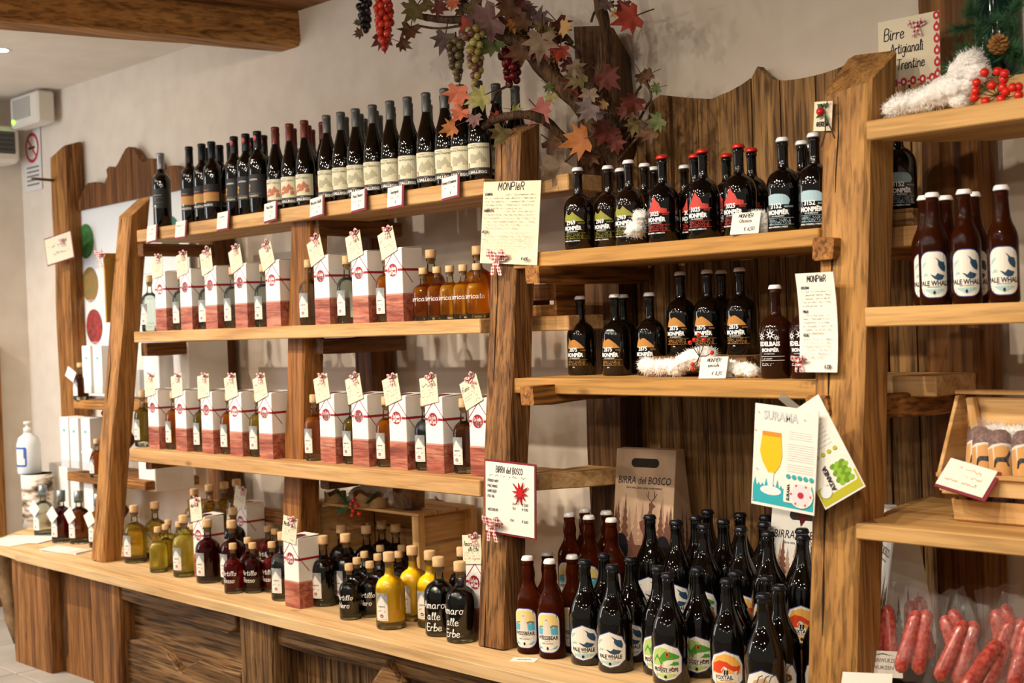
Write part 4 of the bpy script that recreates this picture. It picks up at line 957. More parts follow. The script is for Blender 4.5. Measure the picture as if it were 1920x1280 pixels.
def whale(w, h, z0):
    p = Art(); X = lambda u: u*w; Z = lambda v: z0+v*h
    p.poly([(X(.10), Z(.90)), (X(.32), Z(.80)), (X(.30), Z(.72)), (X(.42), Z(.64)), (X(.62), Z(.58)), (X(.86), Z(.55)), (X(.92), Z(.66)), (X(.80), Z(.78)), (X(.5), Z(.80)), (X(.36), Z(.84))], NAVY)
    p.poly([(X(-.98), Z(.60)), (X(-.92), Z(.74)), (X(-.6), Z(.80)), (X(-.55), Z(.77)), (X(-.85), Z(.66))], AQUA)
    p.poly([(X(-.30), Z(.50)), (X(-.16), Z(.46)), (X(.02), Z(.40)), (X(.3), Z(.36)), (X(.62), Z(.38)), (X(.80), Z(.47)), (X(.5), Z(.50)), (X(.26), Z(.53)), (X(.08), Z(.46)), (X(-.12), Z(.49))], NAVY)
    p.poly([(X(-.95), Z(.44)), (X(-.7), Z(.54)), (X(-.45), Z(.52)), (X(-.5), Z(.46)), (X(-.75), Z(.46))], AQUA)
    p.txt('PALE WHALE', 0, Z(.245), h*.11, BLK, sx=.78, bold=.03); foot(p, w, h, z0, AQUA); return p
def bear(w, h, z0):
    p = Art(); X = lambda u: u*w; Z = lambda v: z0+v*h
    p.rrect(X(-.93), Z(.60), X(.93), Z(.97), w*.6, SUNY); p.rect(X(-.93), Z(.44), X(.93), Z(.64), SKYB)
    p.poly([(X(.1), Z(.64)), (X(.5), Z(.70)), (X(.9), Z(.68)), (X(.93), Z(.64))], mat('grey_hill', '7b7a70', .6)); p.poly([(X(-.93), Z(.64)), (X(-.5), Z(.68)), (X(-.2), Z(.64))], MATS['grey_hill'])
    p.poly([(X(-.42), Z(.44)), (X(-.36), Z(.62)), (X(-.22), Z(.74)), (X(-.2), Z(.86)), (X(-.05), Z(.90)), (X(.1), Z(.86)), (X(.14), Z(.74)), (X(.3), Z(.60)), (X(.36), Z(.44))], mat('bear_white', 'dfd8cc', .6))
    p.ell(X(-.05), Z(.83), w*.05, h*.018, BLK, 8); p.rect(X(-.97), Z(.24), X(.97), Z(.44), WHITEP)
    p.txt('WEISSBEAR', 0, Z(.315), h*.10, BLK, sx=.80, bold=.03); p.txt('BLANCHE', 0, Z(.265), h*.025, GREYINK)
    p.poly([(X(.2), Z(.08)), (X(.9), Z(.16)), (X(.7), Z(.07))], SKYB); p.poly([(X(-.2), Z(.08)), (X(-.9), Z(.16)), (X(-.7), Z(.07))], SKYB); foot(p, w, h, z0, WHITEP); return p
def frog(w, h, z0):
    p = Art(); X = lambda u: u*w; Z = lambda v: z0+v*h
    p.poly([(X(-.95), Z(.40)), (X(-.96), Z(.62)), (X(-.75), Z(.83)), (X(-.3), Z(.92)), (X(.2), Z(.86)), (X(.3), Z(.40))], LIME)
    p.poly([(X(-.40), Z(.60)), (X(-.2), Z(.72)), (X(.0), Z(.80)), (X(.25), Z(.80)), (X(.6), Z(.74)), (X(.95), Z(.66)), (X(.9), Z(.60)), (X(.5), Z(.57)), (X(.1), Z(.56)), (X(-.2), Z(.50))], FROG)
    p.poly([(X(-.85), Z(.46)), (X(-.6), Z(.62)), (X(-.5), Z(.60)), (X(-.3), Z(.42)), (X(-.1), Z(.44)), (X(-.3), Z(.54)), (X(-.56), Z(.72)), (X(-.8), Z(.56))], FROG)
    p.poly([(X(.3), Z(.42)), (X(.5), Z(.52)), (X(.85), Z(.50)), (X(.9), Z(.42)), (X(.6), Z(.40))], FROG)
    p.poly([(X(-.2), Z(.44)), (X(.1), Z(.55)), (X(.7), Z(.57)), (X(.4), Z(.46)), (X(.05), Z(.38))], mat('frog_belly', 'e6ead8', .6))
    p.ell(X(.14), Z(.715), w*.13, h*.065, FOX, 14); p.ell(X(.14), Z(.715), w*.045, h*.04, BLK, 10)
    for u, vv in ((-.3, .40), (.45, .36)):
        for k in range(3): p.line([(X(u), Z(vv)), (X(u+.14-.12*k), Z(vv-.06))], h*.02, FOX)
    p.txt('FROGGY HOPS', 0, Z(.235), h*.105, BLK, sx=.72, bold=.03); foot(p, w, h, z0, LIME); return p
def fox(w, h, z0):
    p = Art(); X = lambda u: u*w; Z = lambda v: z0+v*h
    p.poly([(X(-.95), Z(.4)), (X(-.96), Z(.64)), (X(-.6), Z(.86)), (X(0), Z(.95)), (X(.6), Z(.86)), (X(.96), Z(.64)), (X(.95), Z(.4))], SUNO)
    p.poly([(X(-.92), Z(.45)), (X(-.85), Z(.66)), (X(-.4), Z(.76)), (X(.1), Z(.72)), (X(.4), Z(.62)), (X(.7), Z(.60)), (X(.95), Z(.62)), (X(.9), Z(.52)), (X(.75), Z(.38)), (X(.6), Z(.30)), (X(.5), Z(.46)), (X(.2), Z(.54)), (X(-.1), Z(.52)), (X(-.2), Z(.42)), (X(-.5), Z(.40))], FOX)
    p.poly([(X(-.3), Z(.50)), (X(-.1), Z(.60)), (X(.1), Z(.56)), (X(.05), Z(.44)), (X(-.2), Z(.42))], WHITEP); p.poly([(X(.5), Z(.46)), (X(.75), Z(.48)), (X(.62), Z(.32))], WHITEP)
    for u in (-.1, .06): p.poly([(X(u), Z(.50)), (X(u+.12), Z(.50)), (X(u+.08), Z(.36)), (X(u-.02), Z(.36))], BLK)
    p.rect(X(-.9), Z(.22), X(.8), Z(.37), WHITEP); p.txt('FOXTAIL', -.1*w, Z(.245), h*.105, BLK, sx=.85, bold=.03); foot(p, w, h, z0, SUNO); return p
def deer(w, h, z0):
    p = Art(); X = lambda u: u*w; Z = lambda v: z0+v*h
    p.poly([(X(-.9), Z(.35)), (X(-.5), Z(.75)), (X(.2), Z(.85)), (X(.6), Z(.55)), (X(.3), Z(.35))], mat('deer_tan', 'c9a883', .6)); p.poly([(X(-.1), Z(.5)), (X(.3), Z(.72)), (X(.75), Z(.62)), (X(.8), Z(.5)), (X(.3), Z(.42))], BRN)
    for u in (-.3, .1, .4): p.line([(X(u), Z(.70)), (X(u+.15), Z(.86)), (X(u+.35), Z(.90))], h*.02, BLK)
    p.ell(X(.35), Z(.6), w*.05, h*.03, BLK, 8); p.txt('DARK DEER', 0, Z(.245), h*.10, BLK, sx=.75, bold=.03); foot(p, w, h, z0, BRN); return p
RT, HT, RWb, HWb = .049, .288, .040, .279
for nm, fn_ in (('whale', whale), ('frog', frog), ('fox', fox), ('deer', deer)):
    capped('tall_'+nm, TALL, RT, HT, DARK, CAPB, label_shape('badge', .043, .096, .017), fn_(.0405, .092, .019))
capped('weiss', LONG, RWb, HWb, AMBER, CAPBW, label_shape('round', .036, .112, .021), bear(.034, .108, .023))
RP, HP = .0335, .255
capped('whale33', SHORT, RP, HP, mat('dark_amber_glass', '3a1606', .03, trans=.45, ior=1.18, spec=.6), CAPBW, label_shape('round', .031, .102, .018), whale(.029, .098, .020))
gb = 'tall black beer bottles on the counter'
ZST = ZC+.092
tall = [('tall_whale', 1096, 1049, ZC, 'black whale-label bottle in front, next to the amber bottles'), ('tall_whale', 1148, 1058, ZC, 'black whale-label bottle in front, nearer the frog bottles'), ('tall_whale', 1132, 1034, ZC, 'black bottle between and behind the two front whale bottles'), ('tall_whale', 1182, 1044, ZC, 'black bottle between the front whale and the frog bottles'),
 ('tall_frog', 1252, 1074, ZC, 'black frog-label bottle in front, its label fully shown'), ('tall_frog', 1233, 1061, ZC, 'black frog-label bottle half hidden by the front frog bottle'), ('tall_frog', 1307, 1063, ZC, 'black frog-label bottle between front frog and fox bottles'),
 ('tall_fox', 1363, 1084, ZC, 'black fox-label bottle in front of the group'), ('tall_fox', 1378, 1067, ZC, 'black bottle close behind the front fox-label bottle'), ('tall_deer', 1431, 1112, ZC, 'black deer-label bottle standing foremost on the counter edge'), ('tall_deer', 1460, 1097, ZC, 'black deer-label bottle just behind the foremost one'), ('tall_fox', 1437, 1079, ZC, 'black bottle third back behind the foremost deer bottle'), ('tall_deer', 1516, 1098, ZC, 'deer-label bottle half hidden by the big post'),
 ('tall_whale', 1218, 965, ZST, 'raised black whale bottle in front of the brown carrier'), ('tall_whale', 1267, 975, ZST, 'raised black whale bottle just past the brown carrier'), ('tall_whale', 1289, 959, ZST, 'raised black bottle behind the second raised whale bottle'), ('tall_frog', 1319, 982, ZST, 'raised black frog bottle in the middle of the back group'), ('tall_frog', 1345, 966, ZST, 'raised black bottle behind the raised frog bottle'),
 ('tall_fox', 1389, 987, ZST, 'raised black bottle third in the front of the step'), ('tall_fox', 1412, 969, ZST, 'raised black bottle with tall neck before the white carrier'), ('tall_fox', 1440, 998, ZST, 'raised black fox-label bottle beside the white carrier'), ('tall_fox', 1505, 1008, ZST, 'raised black fox-label bottle against the big post'), ('tall_fox', 1497, 984, ZST, 'raised black bottle behind the one at the big post')]
placed = []
for k, px, py, z, lb in tall:
    v = atz(px, py, z+HT)
    if z == ZST: v = aty(px, py, min(max(v.y, 2.97), 3.05))
    if z == ZC and v.y > 2.86: v = aty(px, py, 2.86)
    X, Y = v.x, v.y
    for it in range(30):                        # push overlapping neighbours apart
        for ux, uy, uz in placed:
            if abs(uz-z) < .01 or (z == ZST) != (uz == ZST):
                d = math.hypot(X-ux, Y-uy)
                if d < .1: X += (X-ux)/max(d, .001)*(.1005-d); Y += (Y-uy)/max(d, .001)*(.1005-d)
    placed.append((X, Y, z))
    place(k, 'beer_bottle', X, Y, z, math.radians(24+rnd.uniform(-6, 6)), lb, group=gb)
for i, (px, py) in enumerate(((1326, 950), (1387, 957), (1435, 960))):
    v = aty(px, py, 3.205)
    place('tall_deer', 'beer_bottle', v.x, 3.205, ZST, .4, f'{ORD[i]} black bottle in the dark back row against the planks', group=gb)
ga = 'amber beer bottles on the counter'
for px, py, z, lb in ((989, 1044, ZC, 'amber bear-label bottle standing against the middle post'), (1028, 1049, ZC, 'amber bottle in front with full bear label'), (1061, 1042, ZC, 'amber bottle between front bear-label and whale bottles'), (1023, 1034, ZC, 'amber bottle behind the front bear-label pair'),
    (1067, 961, ZST, 'raised amber bottle first from the middle post'), (1104, 966, ZST, 'raised amber bear-label bottle second from the post'), (1096, 950, ZST, 'raised amber bottle behind the second one'), (1119, 941, ZST, 'raised amber bottle farthest back beside the carrier'), (1146, 971, ZST, 'raised amber bottle in front of the brown carrier')):
    v = atz(px, py, z+HWb)
    Y = min(max(v.y, 2.735), 2.87) if z == ZC else min(max(v.y, 2.965), 3.07)
    X = aty(px, py, Y).x
    for it in range(30):
        for ux, uy, uz in placed:
            d = math.hypot(X-ux, Y-uy)
            if d < .0905: X += (X-ux)/max(d, .001)*(.091-d); Y += (Y-uy)/max(d, .001)*(.091-d)
    placed.append((X, Y, z))
    place('weiss', 'beer_bottle', X, Y, z, math.radians(26+rnd.uniform(-5, 5)), lb, group=ga)
gp = 'small amber beer bottles by the big post'
for px, Y, lb in ((1749, 2.83, 'small amber whale-label bottle first from the big post, front'), (1809, 2.83, 'small amber whale-label bottle second from the big post, front'), (1879, 2.82, 'small amber whale-label bottle standing apart from the others'), (1735, 2.885, 'small whale-label bottle just behind the first one'), (1774, 2.94, 'small whale-label bottle behind, between the two front ones'), (1826, 2.92, 'small whale-label bottle behind the second one')):
    v = aty(px, 420, Y); place('whale33', 'beer_bottle', v.x, Y, ZQ2, math.radians(28), lb, group=gp)

# --- cardboard bottle carriers with printed forest
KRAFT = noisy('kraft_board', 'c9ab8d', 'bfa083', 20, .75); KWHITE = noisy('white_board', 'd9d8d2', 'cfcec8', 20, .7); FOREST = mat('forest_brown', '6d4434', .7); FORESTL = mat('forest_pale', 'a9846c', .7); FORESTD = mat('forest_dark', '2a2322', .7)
def fir(a, x, y, w, h, mt):
    pts = [(x-.04*w, y)]
    n = 6
    L = []; Rr = []
    for k in range(n):
        f = 1-k/n; yy = y+h*(.08+.86*k/n); L += [(x-w*.5*f, yy), (x-w*.22*f, yy+h*.09)]; Rr += [(x+w*.5*f, yy), (x+w*.22*f, yy+h*.09)]
    a.poly(L[:0]+[(x-w*.06, y)]+L+[(x, y+h)]+list(reversed(Rr))+[(x+w*.06, y)], mt)
def carrier(loc, rz, label, board, dark, pale, w=.215, h=.37, d=.13, tip=.045, deerp=True):
    o = thing('bottle_carrier', label, 'carrier box', loc, rz, 'cardboard beer carriers')
    # front panel leans from the bottom edge to the handle ridge
    A = math.atan2(d/2-tip/2, h*.62)
    mb = MB(); zb = h*.38
    prof = [(-d/2, 0), (-d/2, zb), (-tip/2, h), (tip/2, h), (d/2, zb), (d/2, 0)]
    mb.prism(prof, -w/2, w/2, 'x'); obj('board', mb.mesh('board', board, .0015), o)
    def onfront(v):
        z = v.z
        if z <= zb: return Vector((v.x, -d/2+v.y, z))
        t = (z-zb)/(h-zb); return Vector((v.x, -d/2+(d/2-tip/2)*t+v.y, z))
    a = Art(); hw = w/2
    a.rrect(-.05, h-.055, .05, h-.028, .0134, mat('slot_shade', '2b2320', .9))  # handle hole painted on, the shade inside it put into the colour
    a.txt('BIRRA del BOSCO', 0, h-.105, .022, dark if dark is FORESTD else INK, sx=.78, bold=.005, shear=.15); a.txt('Birra vera, birra senza compromessi', 0, h-.120, .0072, INK, sx=.85, shear=.15)
    r = random.Random(3)
    for k in range(9): fir(a, -hw*.9+w*.11*k*1.0, h*.36, w*.17, h*r.uniform(.22, .36), pale)
    a.rect(-hw*.99, h*.02, hw*.99, h*.38, dark)
    for x_, hh in ((-.42, .38), (-.30, .44), (-.46, .34), (.30, .38), (.40, .32), (.46, .36), (-.18, .14), (.18, .12)): fir(a, x_*w, h*.36, w*.18, h*hh*.8, dark)
    if deerp:
        D_ = h*.13
        a.poly([(x__, y__+D_) for x__, y__ in [(.0, h*.24), (.004, h*.32), (-.008, h*.36), (-.012, h*.40), (.010, h*.42), (.022, h*.48), (.020, h*.52), (.030, h*.53), (.044, h*.505), (.036, h*.495), (.032, h*.48), (.028, h*.40), (.018, h*.34), (.016, h*.24), (.012, h*.24), (.008, h*.31)]], dark)
        for s_ in (-1, 1): a.line([(.028, h*.53+D_), (.028+s_*.012, h*.56+D_), (.028+s_*.010, h*.60+D_)], .002, dark); a.line([(.028+s_*.012, h*.56+D_), (.028+s_*.020, h*.585+D_)], .0016, dark)
    a.txt('birradelbosco', -.01, h*.16, .012, WHITEINK, bold=.02)
    for x_ in (-.075, .075): a.ell(x_, h*.36, .026, .042, mat('cutout_shade', '15131c', .4))  # oval cutouts painted on, their shaded inside as dark colour
    bmf = a.mesh('front_print', fn=None)
    bmm = bmesh.new(); bmm.from_mesh(bmf)
    bmesh.ops.bisect_plane(bmm, geom=bmm.verts[:]+bmm.edges[:]+bmm.faces[:], plane_co=(0, 0, zb), plane_no=(0, 0, 1))
    for v_ in bmm.verts: v_.co = onfront(v_.co)
    bmm.to_mesh(bmf); bmm.free(); obj('front_print', bmf, o)
    s_ = Art(); 
    for k in range(5): fir(s_, -d*.36+d*.18*k, h*.28, d*.22, h*(.18, .30, .36, .32, .16)[k], dark)
    s_.rect(-d*.49, .0, d*.49, h*.31, dark)
    obj('side_print', s_.mesh('side_print', fn=lambda v: Vector((w/2-v.y, v.x, v.z))), o)
    return o
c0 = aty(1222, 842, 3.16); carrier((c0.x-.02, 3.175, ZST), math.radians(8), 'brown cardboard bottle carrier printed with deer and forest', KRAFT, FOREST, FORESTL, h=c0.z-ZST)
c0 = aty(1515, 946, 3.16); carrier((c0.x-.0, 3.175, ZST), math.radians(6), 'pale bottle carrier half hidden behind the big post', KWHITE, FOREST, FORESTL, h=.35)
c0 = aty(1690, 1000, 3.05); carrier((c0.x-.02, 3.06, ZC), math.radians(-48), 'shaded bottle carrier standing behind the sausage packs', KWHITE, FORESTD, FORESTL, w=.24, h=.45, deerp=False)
# ================================================================== price cards clipped to the shelf edge
def quad_frame(c0, tl, tr, bl):
    """orientation from three corners: x along tl->tr, z along bl->tl"""
    x = (tr-tl).normalized(); z = (tl-bl); z = (z-x*z.dot(x)).normalized(); y = z.cross(x)
    return Matrix((x, y, z)).transposed().to_3x3()
def price_card(px, py, Y, w, h, label, lines, roll=0, lean=-.35, backing=MAROON, rz=0, z=None):
    p = aty(px, py, Y)
    o = thing('price_card', label, 'price card', p); o.rotation_euler = (lean, roll, rz)
    if backing: obj('backing', MB().box((.004, .002, -.003), (w+.010, .0025, h+.008)).mesh('backing', backing), o)
    obj('card', MB().box((0, 0, 0), (w, .0014, h)).mesh('card', WHITEP), o)
    a = Art()
    for t_, x, y, hh, mt in lines:
        if t_ is None: a.scrawl(-w*.4+x, w*.38, y, hh, mt, hh*.13, int(abs(px+y*999)))
        else: a.hand(t_, x, y, hh, mt, w=hh*.13, align='c', sx=.7)
    obj('lettering', a.mesh('lettering', base=.0012), o)
    return o
names = ['Lagrein', 'Gran Lagrein', 'Merlot', 'Pinot Nero', 'Moscato Giallo', 'Pinot Bianco', 'Sauvignon', 'Gewurztraminer']
pos = [(284, 437, .10), (338, 429, .02), (417, 413, .05), (506, 396, .14), (593, 387, .16), (671, 375, .14), (740, 368, .08), (843, 350, .12)]
lbl = ['beside the end bottle', 'below the orange-label bottles', 'below the red-seal bottles', 'below the rust-capsuled bottles', 'below the first grey-capsuled bottles', 'below the fourth grey-capsuled bottle', 'below the sixth grey-capsuled bottle', 'next to the middle post']
for (px, py, rl), nm, lb in zip(pos, names, lbl):
    price_card(px, py, 2.785, .074, .064, 'small white price card with maroon edge on the top shelf, '+lb, [(nm if px > 480 else None, 0, .010, .011, INK), (None, .004, -.006, .007, GREYINK), ('\u20ac', .006, -.024, .009, INK)] if px > 480 else [(None, 0, .010, .010, INK), (None, .004, -.006, .007, GREYINK)], roll=rl*-.6, lean=-.12)
# tent cards on the beer shelves
def tent(px, py, z, label, l1, l2, l3):
    p = atz(px, py, z) if z < 1.4 else aty(px, py, 2.83)
    o = thing('price_card', label, 'price card', (p.x, p.y if z < 1.4 else 2.83, z), math.radians(18))
    for s in (-1, 1): obj('card', MB().box((0, 0, 0), (.075, .001, .062)).mesh('card', WHITEP), o, (0, s*.015, .029), (s*.45, 0, 0))
    a = Art(); a.hand(l1, 0, .016, .010, INK, w=.0014, align='c', sx=.8); a.hand(l2, 0, .002, .009, INK, w=.0012, align='c', sx=.8); a.hand(l3, .012, -.022, .010, INK, w=.0012, align='c', sx=.8)
    obj('lettering', a.mesh('lettering', base=.001), o, (0, -.015, .029), (-.45, 0, 0))
tent(1402, 438, ZR1, 'white folded price card on the upper beer shelf', 'MONPI\u00cbR', 'Classica', '\u20ac 6,50')
tent(1342, 709, ZR2, 'white folded price card on the lower beer shelf', 'MONPI\u00cbR', 'speciale', '\u20ac 8,20')
p = atz(983, 1237, ZC)
o = thing('price_card', 'small white paper slip lying flat before the amber bottles', 'price card', (p.x, p.y, ZC), .5); obj('card', MB().box((0, 0, .0008), (.075, .045, .0012)).mesh('card', WHITEP), o)
a = Art(); a.hand('WEISSBEAR', 0, -.004, .008, INK, align='c', sx=.8); obj('lettering', a.mesh('lettering', fn=lambda v: Vector((v.x, v.z, .0012-v.y))), o)
p = atz(1622, 1279, ZC+.02)

# ================================================================== handwritten sheets
def sheet(name, label, corners, Y, art_fn, board=PAPER, border=None, th=.002, tilt=(0, 0, 0), cat='sign', bend=0, off=0):
    """corners: tl, tr, bl px; the sheet hangs at depth Y facing the room"""
    tl, tr, bl = (aty(*c, Y) for c in corners)
    w = (tr-tl).length; h = (tl-bl).length; x = (tr-tl).normalized(); ang = math.atan2(x.z, x.x)
    c = (tr+bl)/2
    o = thing(name, label, cat, c); o.rotation_euler = (tilt[0], -ang, tilt[2])
    n = 8; mb = MB()
    def bz(z): return bend*((z/h)**2)
    def slab(W, H, y, m):
        b = MB()
        vs = [(sx*W/2, y+bz(-H/2+H*k/n)+dy, -H/2+H*k/n) for k in range(n+1) for sx in (-1, 1) for dy in (0, th)]
        fs = []
        for k in range(n):
            i = 4*k; j = i+4; fs += [(i, i+2, j+2, j), (i+1, j+1, j+3, i+3), (i, j, j+1, i+1), (i+2, i+3, j+3, j+2)]
        fs += [(0, 1, 3, 2), (4*n, 4*n+2, 4*n+3, 4*n+1)]
        b.add(vs, fs); return b.mesh('paper_sheet' if m is board else 'backing', m)
    if border: obj('backing', slab(w, h, .002, border), o)
    iw, ih = (w-.012, h-.012) if border else (w, h)
    obj('paper_sheet', slab(iw, ih, 0, board), o)
    a = Art(); art_fn(a, iw, ih)
    def fnb(v): return Vector((v.x, v.y+bz(v.z), v.z))
    obj('lettering', a.mesh('lettering', base=.0006, fn=fnb if bend else None), o)
    return o, w, h
def para(a, w, h, y0, n, dy, seed, x0=None):
    for i in range(n): a.scrawl(-w*.45 if i or x0 is None else x0, w*(.44 if i < n-1 else .2), y0-dy*i, dy*.42, GREYINK, dy*.085, seed+i)
def art_m1(a, w, h):
    a.hand('MONPI\u00eb'.upper()[:5]+'\u00ebR', 0, h*.395, h*.088, INK, w=.0030, align='c', sx=1.0, sp=.42)
    for t_, y, n in (('CHIARA:', .33, 5), ('AMBRATA:', .13, 6), ('WEISS:', -.13, 6)):
        a.hand(t_, -w*.46, h*y, h*.030, INK, w=.0016, sx=1.0, sp=.4); para(a, w, h, h*y, n, h*.041, int(y*100)+50, -w*.1)
    a.hand('\u20ac 6,50', w*.33, -h*.445, h*.03, INK, w=.0022, align='c', sx=1.1)
o, w, h = sheet('price_sheet', 'handwritten cream sheet with gingham bow high on the middle post', ((901, 341), (1008, 338), (906, 493)), 2.795, art_m1, tilt=(-.04, 0, 0))
obj('bow', BOWBIG, o, (-w*.14, -.004, -h*.43))
def art_bosco(a, w, h):
    a.hand('BIRRA del BOSCO', 0, h*.36, h*.085, INK, w=.0020, align='c', sx=.62, sp=.4)
    a.scrawl(-w*.42, w*.42, h*.30, h*.035, GREYINK, .001, 4)
    for i, t_ in enumerate(('FROGGY HOPS', 'PALE WHALE', 'DARK DEER', 'FOX TAIL')): a.hand(t_, -w*.45, h*(.215-.075*i), h*.034, INK, w=.0011, sx=.85)
    for i, (u, t_) in enumerate((('33cl', '\u20ac 5,00'), ('75cl', '\u20ac 9,90'))): a.hand(u, w*.06, h*(-.075-.065*i), h*.03, GREYINK, w=.001); a.hand(t_, w*.26, h*(-.075-.065*i), h*.034, INK, w=.0011)
    a.hand('WEISSBEAR:', -w*.45, -h*.20, h*.034, INK, w=.0011); a.hand('50cl', w*.02, -h*.31, h*.03, GREYINK, w=.001); a.hand('\u20ac 6,00', w*.26, -h*.31, h*.034, INK, w=.0011)
o, w, h = sheet('price_sheet', 'white price sheet with maroon edge and red felt flower', ((915, 862), (1012, 873), (901, 994)), 2.703, art_bosco, board=WHITEP, border=MAROON, tilt=(-.02, 0, 0))
pts = []
for k in range(20):
    r = .032*(.92+.14*((k*7) % 3)) if k % 2 == 0 else .011
    pts.append((r*math.cos(2*math.pi*k/20), r*math.sin(2*math.pi*k/20)))
obj('felt_flower', MB().prism(pts, -.004, 0).mesh('felt_flower', mat('red_felt', 'b80f1c', .9)), o, (w*.22, -.002, h*.10), (0, .1, 0))
obj('bow', BOWBIG, o, (-w*.27, -.004, -h*.36))
def art_ede(a, w, h):
    a.hand('MONPI\u00ebR', w*.05, h*.41, h*.06, INK, w=.0022, align='c', sx=.72, sp=.4)
    for t_, y, n in (('EDELBAIS:', .34, 5), ('PIGLIO:', .10, 6), ('PUTIA:', -.14, 6)):
        a.hand(t_, -w*.38, h*y, h*.022, INK, w=.0012, sx=.8); para(a, w*.85, h, h*y-.008, n, h*.036, int(y*100)+90)
    a.hand('\u20ac 7,10', w*.28, -h*.46, h*.032, INK, w=.0018, align='c', sx=.7)
o, w, h = sheet('price_sheet', 'curled white handwritten sheet hanging on the big post', ((1495, 513), (1566, 509), (1503, 697)), 2.755, art_ede, tilt=(.02, 0, .0), bend=-.04, board=WHITEP)
obj('bow', BOW, o, (-w*.45, -.012, -h*.38))
def art_sign(a, w, h):
    a.hand('Birre', -w*.40, h*.20, h*.17, INK, w=.0026, sx=.78, sp=.2); a.hand('Artigianali', -w*.30, -h*.02, h*.15, INK, w=.0025, sx=.66, sp=.2); a.hand('Trentine', -w*.20, -h*.26, h*.15, INK, w=.0025, sx=.70, sp=.2)
    RF = mat('ribbon_red', 'c01828', .6)
    for k in range(6):
        for (x, y) in ((w*.46, h*(.44-.17*k)), (-w*.40+w*.155*k, -h*.45)):
            a.ell(x, y, .009, .011, RF, 10); a.ell(x, y, .0035, .0045, WHITEP, 8); a.ell(x+(.0 if x > w*.4 else .014), y-(.017 if x > w*.4 else 0), .003, .003, RF, 6)
o, w, h = sheet('hand_lettered_sign', 'square cream hand-lettered sign with red flower border', ((1640, 44), (1754, 21), (1655, 166)), 3.05, art_sign)
obj('bow', BOW, o, (w*.17, -.004, h*.34))
def art_gh(a, w, h):
    a.hand('MONPI\u00ebR', 0, h*.27, h*.14, INK, w=.002, align='c', sx=.62); a.hand('de', -w*.2, 0, h*.10, INK, w=.002); a.hand('GHERDEINA', 0, -h*.34, h*.14, INK, w=.002, align='c', sx=.55)
o, w, h = sheet('place_card', 'small cream card with holly sprig on the big post', ((1528, 191), (1562, 189), (1524, 246)), 2.822, art_gh)
hol = MB().lathe([(0, -.010), (.008, -.006), (.010, 0), (.008, .006), (0, .010)], 10, c=(.0, -.012, .01)); obj('berry', hol.mesh('berry', mat('holly_red', 'c4141e', .25)), o)
lf = MB()
for k in range(5):
    t_ = k*1.2; lf.add([(.012, -.008, .01), (.012+.018*math.cos(t_), -.012, .01+.018*math.sin(t_)+.006), (.012+.03*math.cos(t_+.1), -.010, .01+.03*math.sin(t_+.1)), (.012+.018*math.cos(t_+.4), -.008, .01+.018*math.sin(t_+.4))], [(0, 1, 2, 3)])
obj('sprig', lf.mesh('sprig', mat('holly_green', '2f5a35', .5)), o)
obj('twine', MB().tube([(.012, -.008, 0), (.016, -.01, -.04), (.006, -.01, -.075)], .0018, 5).tube([(.012, -.008, 0), (.03, -.01, -.03), (.042, -.008, -.055)], .0018, 5).mesh('twine', mat('brown_twine', '4a3423', .8)), o)
# leaflet with a beer glass, and the crumpled one beside it
TEAL = mat('teal_print', '2fa9b5', .5); BEERY = mat('beer_yellow', 'f0bc20', .4); BEERO = mat('beer_foam', 'd88a2a', .5); PINK = mat('petal_pink', 'f0d6dc', .5); PALEG = mat('pale_grey_print', 'c3c7c9', .6); HOP = mat('hop_green', '8cb832', .5); HOPB = mat('hop_field', 'b8b428', .5); GLS = mat('glass_print', 'dfe6e8', .4)
def art_sur(a, w, h):
    a.rect(-w*.48, -h*.47, w*.48, -h*.30, TEAL)
    for k in range(16): a.poly([(-w*.48+w*.06*k, -h*.305), (-w*.48+w*.06*(k+1), -h*.305), (-w*.45+w*.06*k, -h*(.27 if k % 3 else .22))], TEAL)
    a.txt('SURAMA', -w*.08, h*.36, h*.085, PALEG, sx=.85, bold=.03)
    a.poly([(-w*.36, h*.21), (-w*.06, h*.21), (-w*.03, h*.02), (-w*.06, -h*.08), (-w*.14, -h*.16), (-w*.24, -h*.16), (-w*.34, -h*.06), (-w*.39, h*.04)], BEERY)
    a.poly([(-w*.36, h*.24), (-w*.06, h*.24), (-w*.06, h*.195), (-w*.36, h*.195)], BEERO)
    a.poly([(-w*.23, -h*.16), (-w*.15, -h*.16), (-w*.16, -h*.30), (-w*.22, -h*.30)], GLS); a.ell(-w*.19, -h*.335, w*.17, h*.045, GLS)
    for i in range(4): a.line([(w*.06, h*(.27-.022*i)), (w*.42, h*(.27-.022*i))], .0007, PALEG)
    for i in range(8): a.line([(w*.05, h*(.15-.022*i)), (w*.46, h*(.15-.022*i))], .0008, PALEG)
    for i in range(4): a.line([(w*.05, h*(-.045-.022*i)), (w*.46, h*(-.045-.022*i))], .0008, PALEG)
    for i in range(5): a.ell(w*(.08+.09*i), -h*.165, w*.033, h*.023, TEAL, 12)
    a.rrect(w*.02, -h*.42, w*.17, -h*.22, .004, WHITEP); a.ell(w*.29, -h*.33, w*.19, h*.125, WHITEP)
    for k in range(6):
        t_ = k*math.pi/3; a.ell(w*.29+w*.10*math.cos(t_), -h*.33+h*.066*math.sin(t_), w*.075, h*.05, PINK, 12); a.ell(w*.29+w*.15*math.cos(t_), -h*.33+h*.10*math.sin(t_), w*.018, h*.012, FOX, 8)
    a.ell(w*.29, -h*.33, w*.05, h*.033, mat('petal_core', 'b03048', .5), 10)
    for (u, v) in ((-.43, .42), (-.47, .24), (-.42, -.14), (.30, .40), (-.45, -.45)): a.ell(u*w, v*h, w*.012, h*.008, mat('petal_dot', 'e890a0', .5), 8)
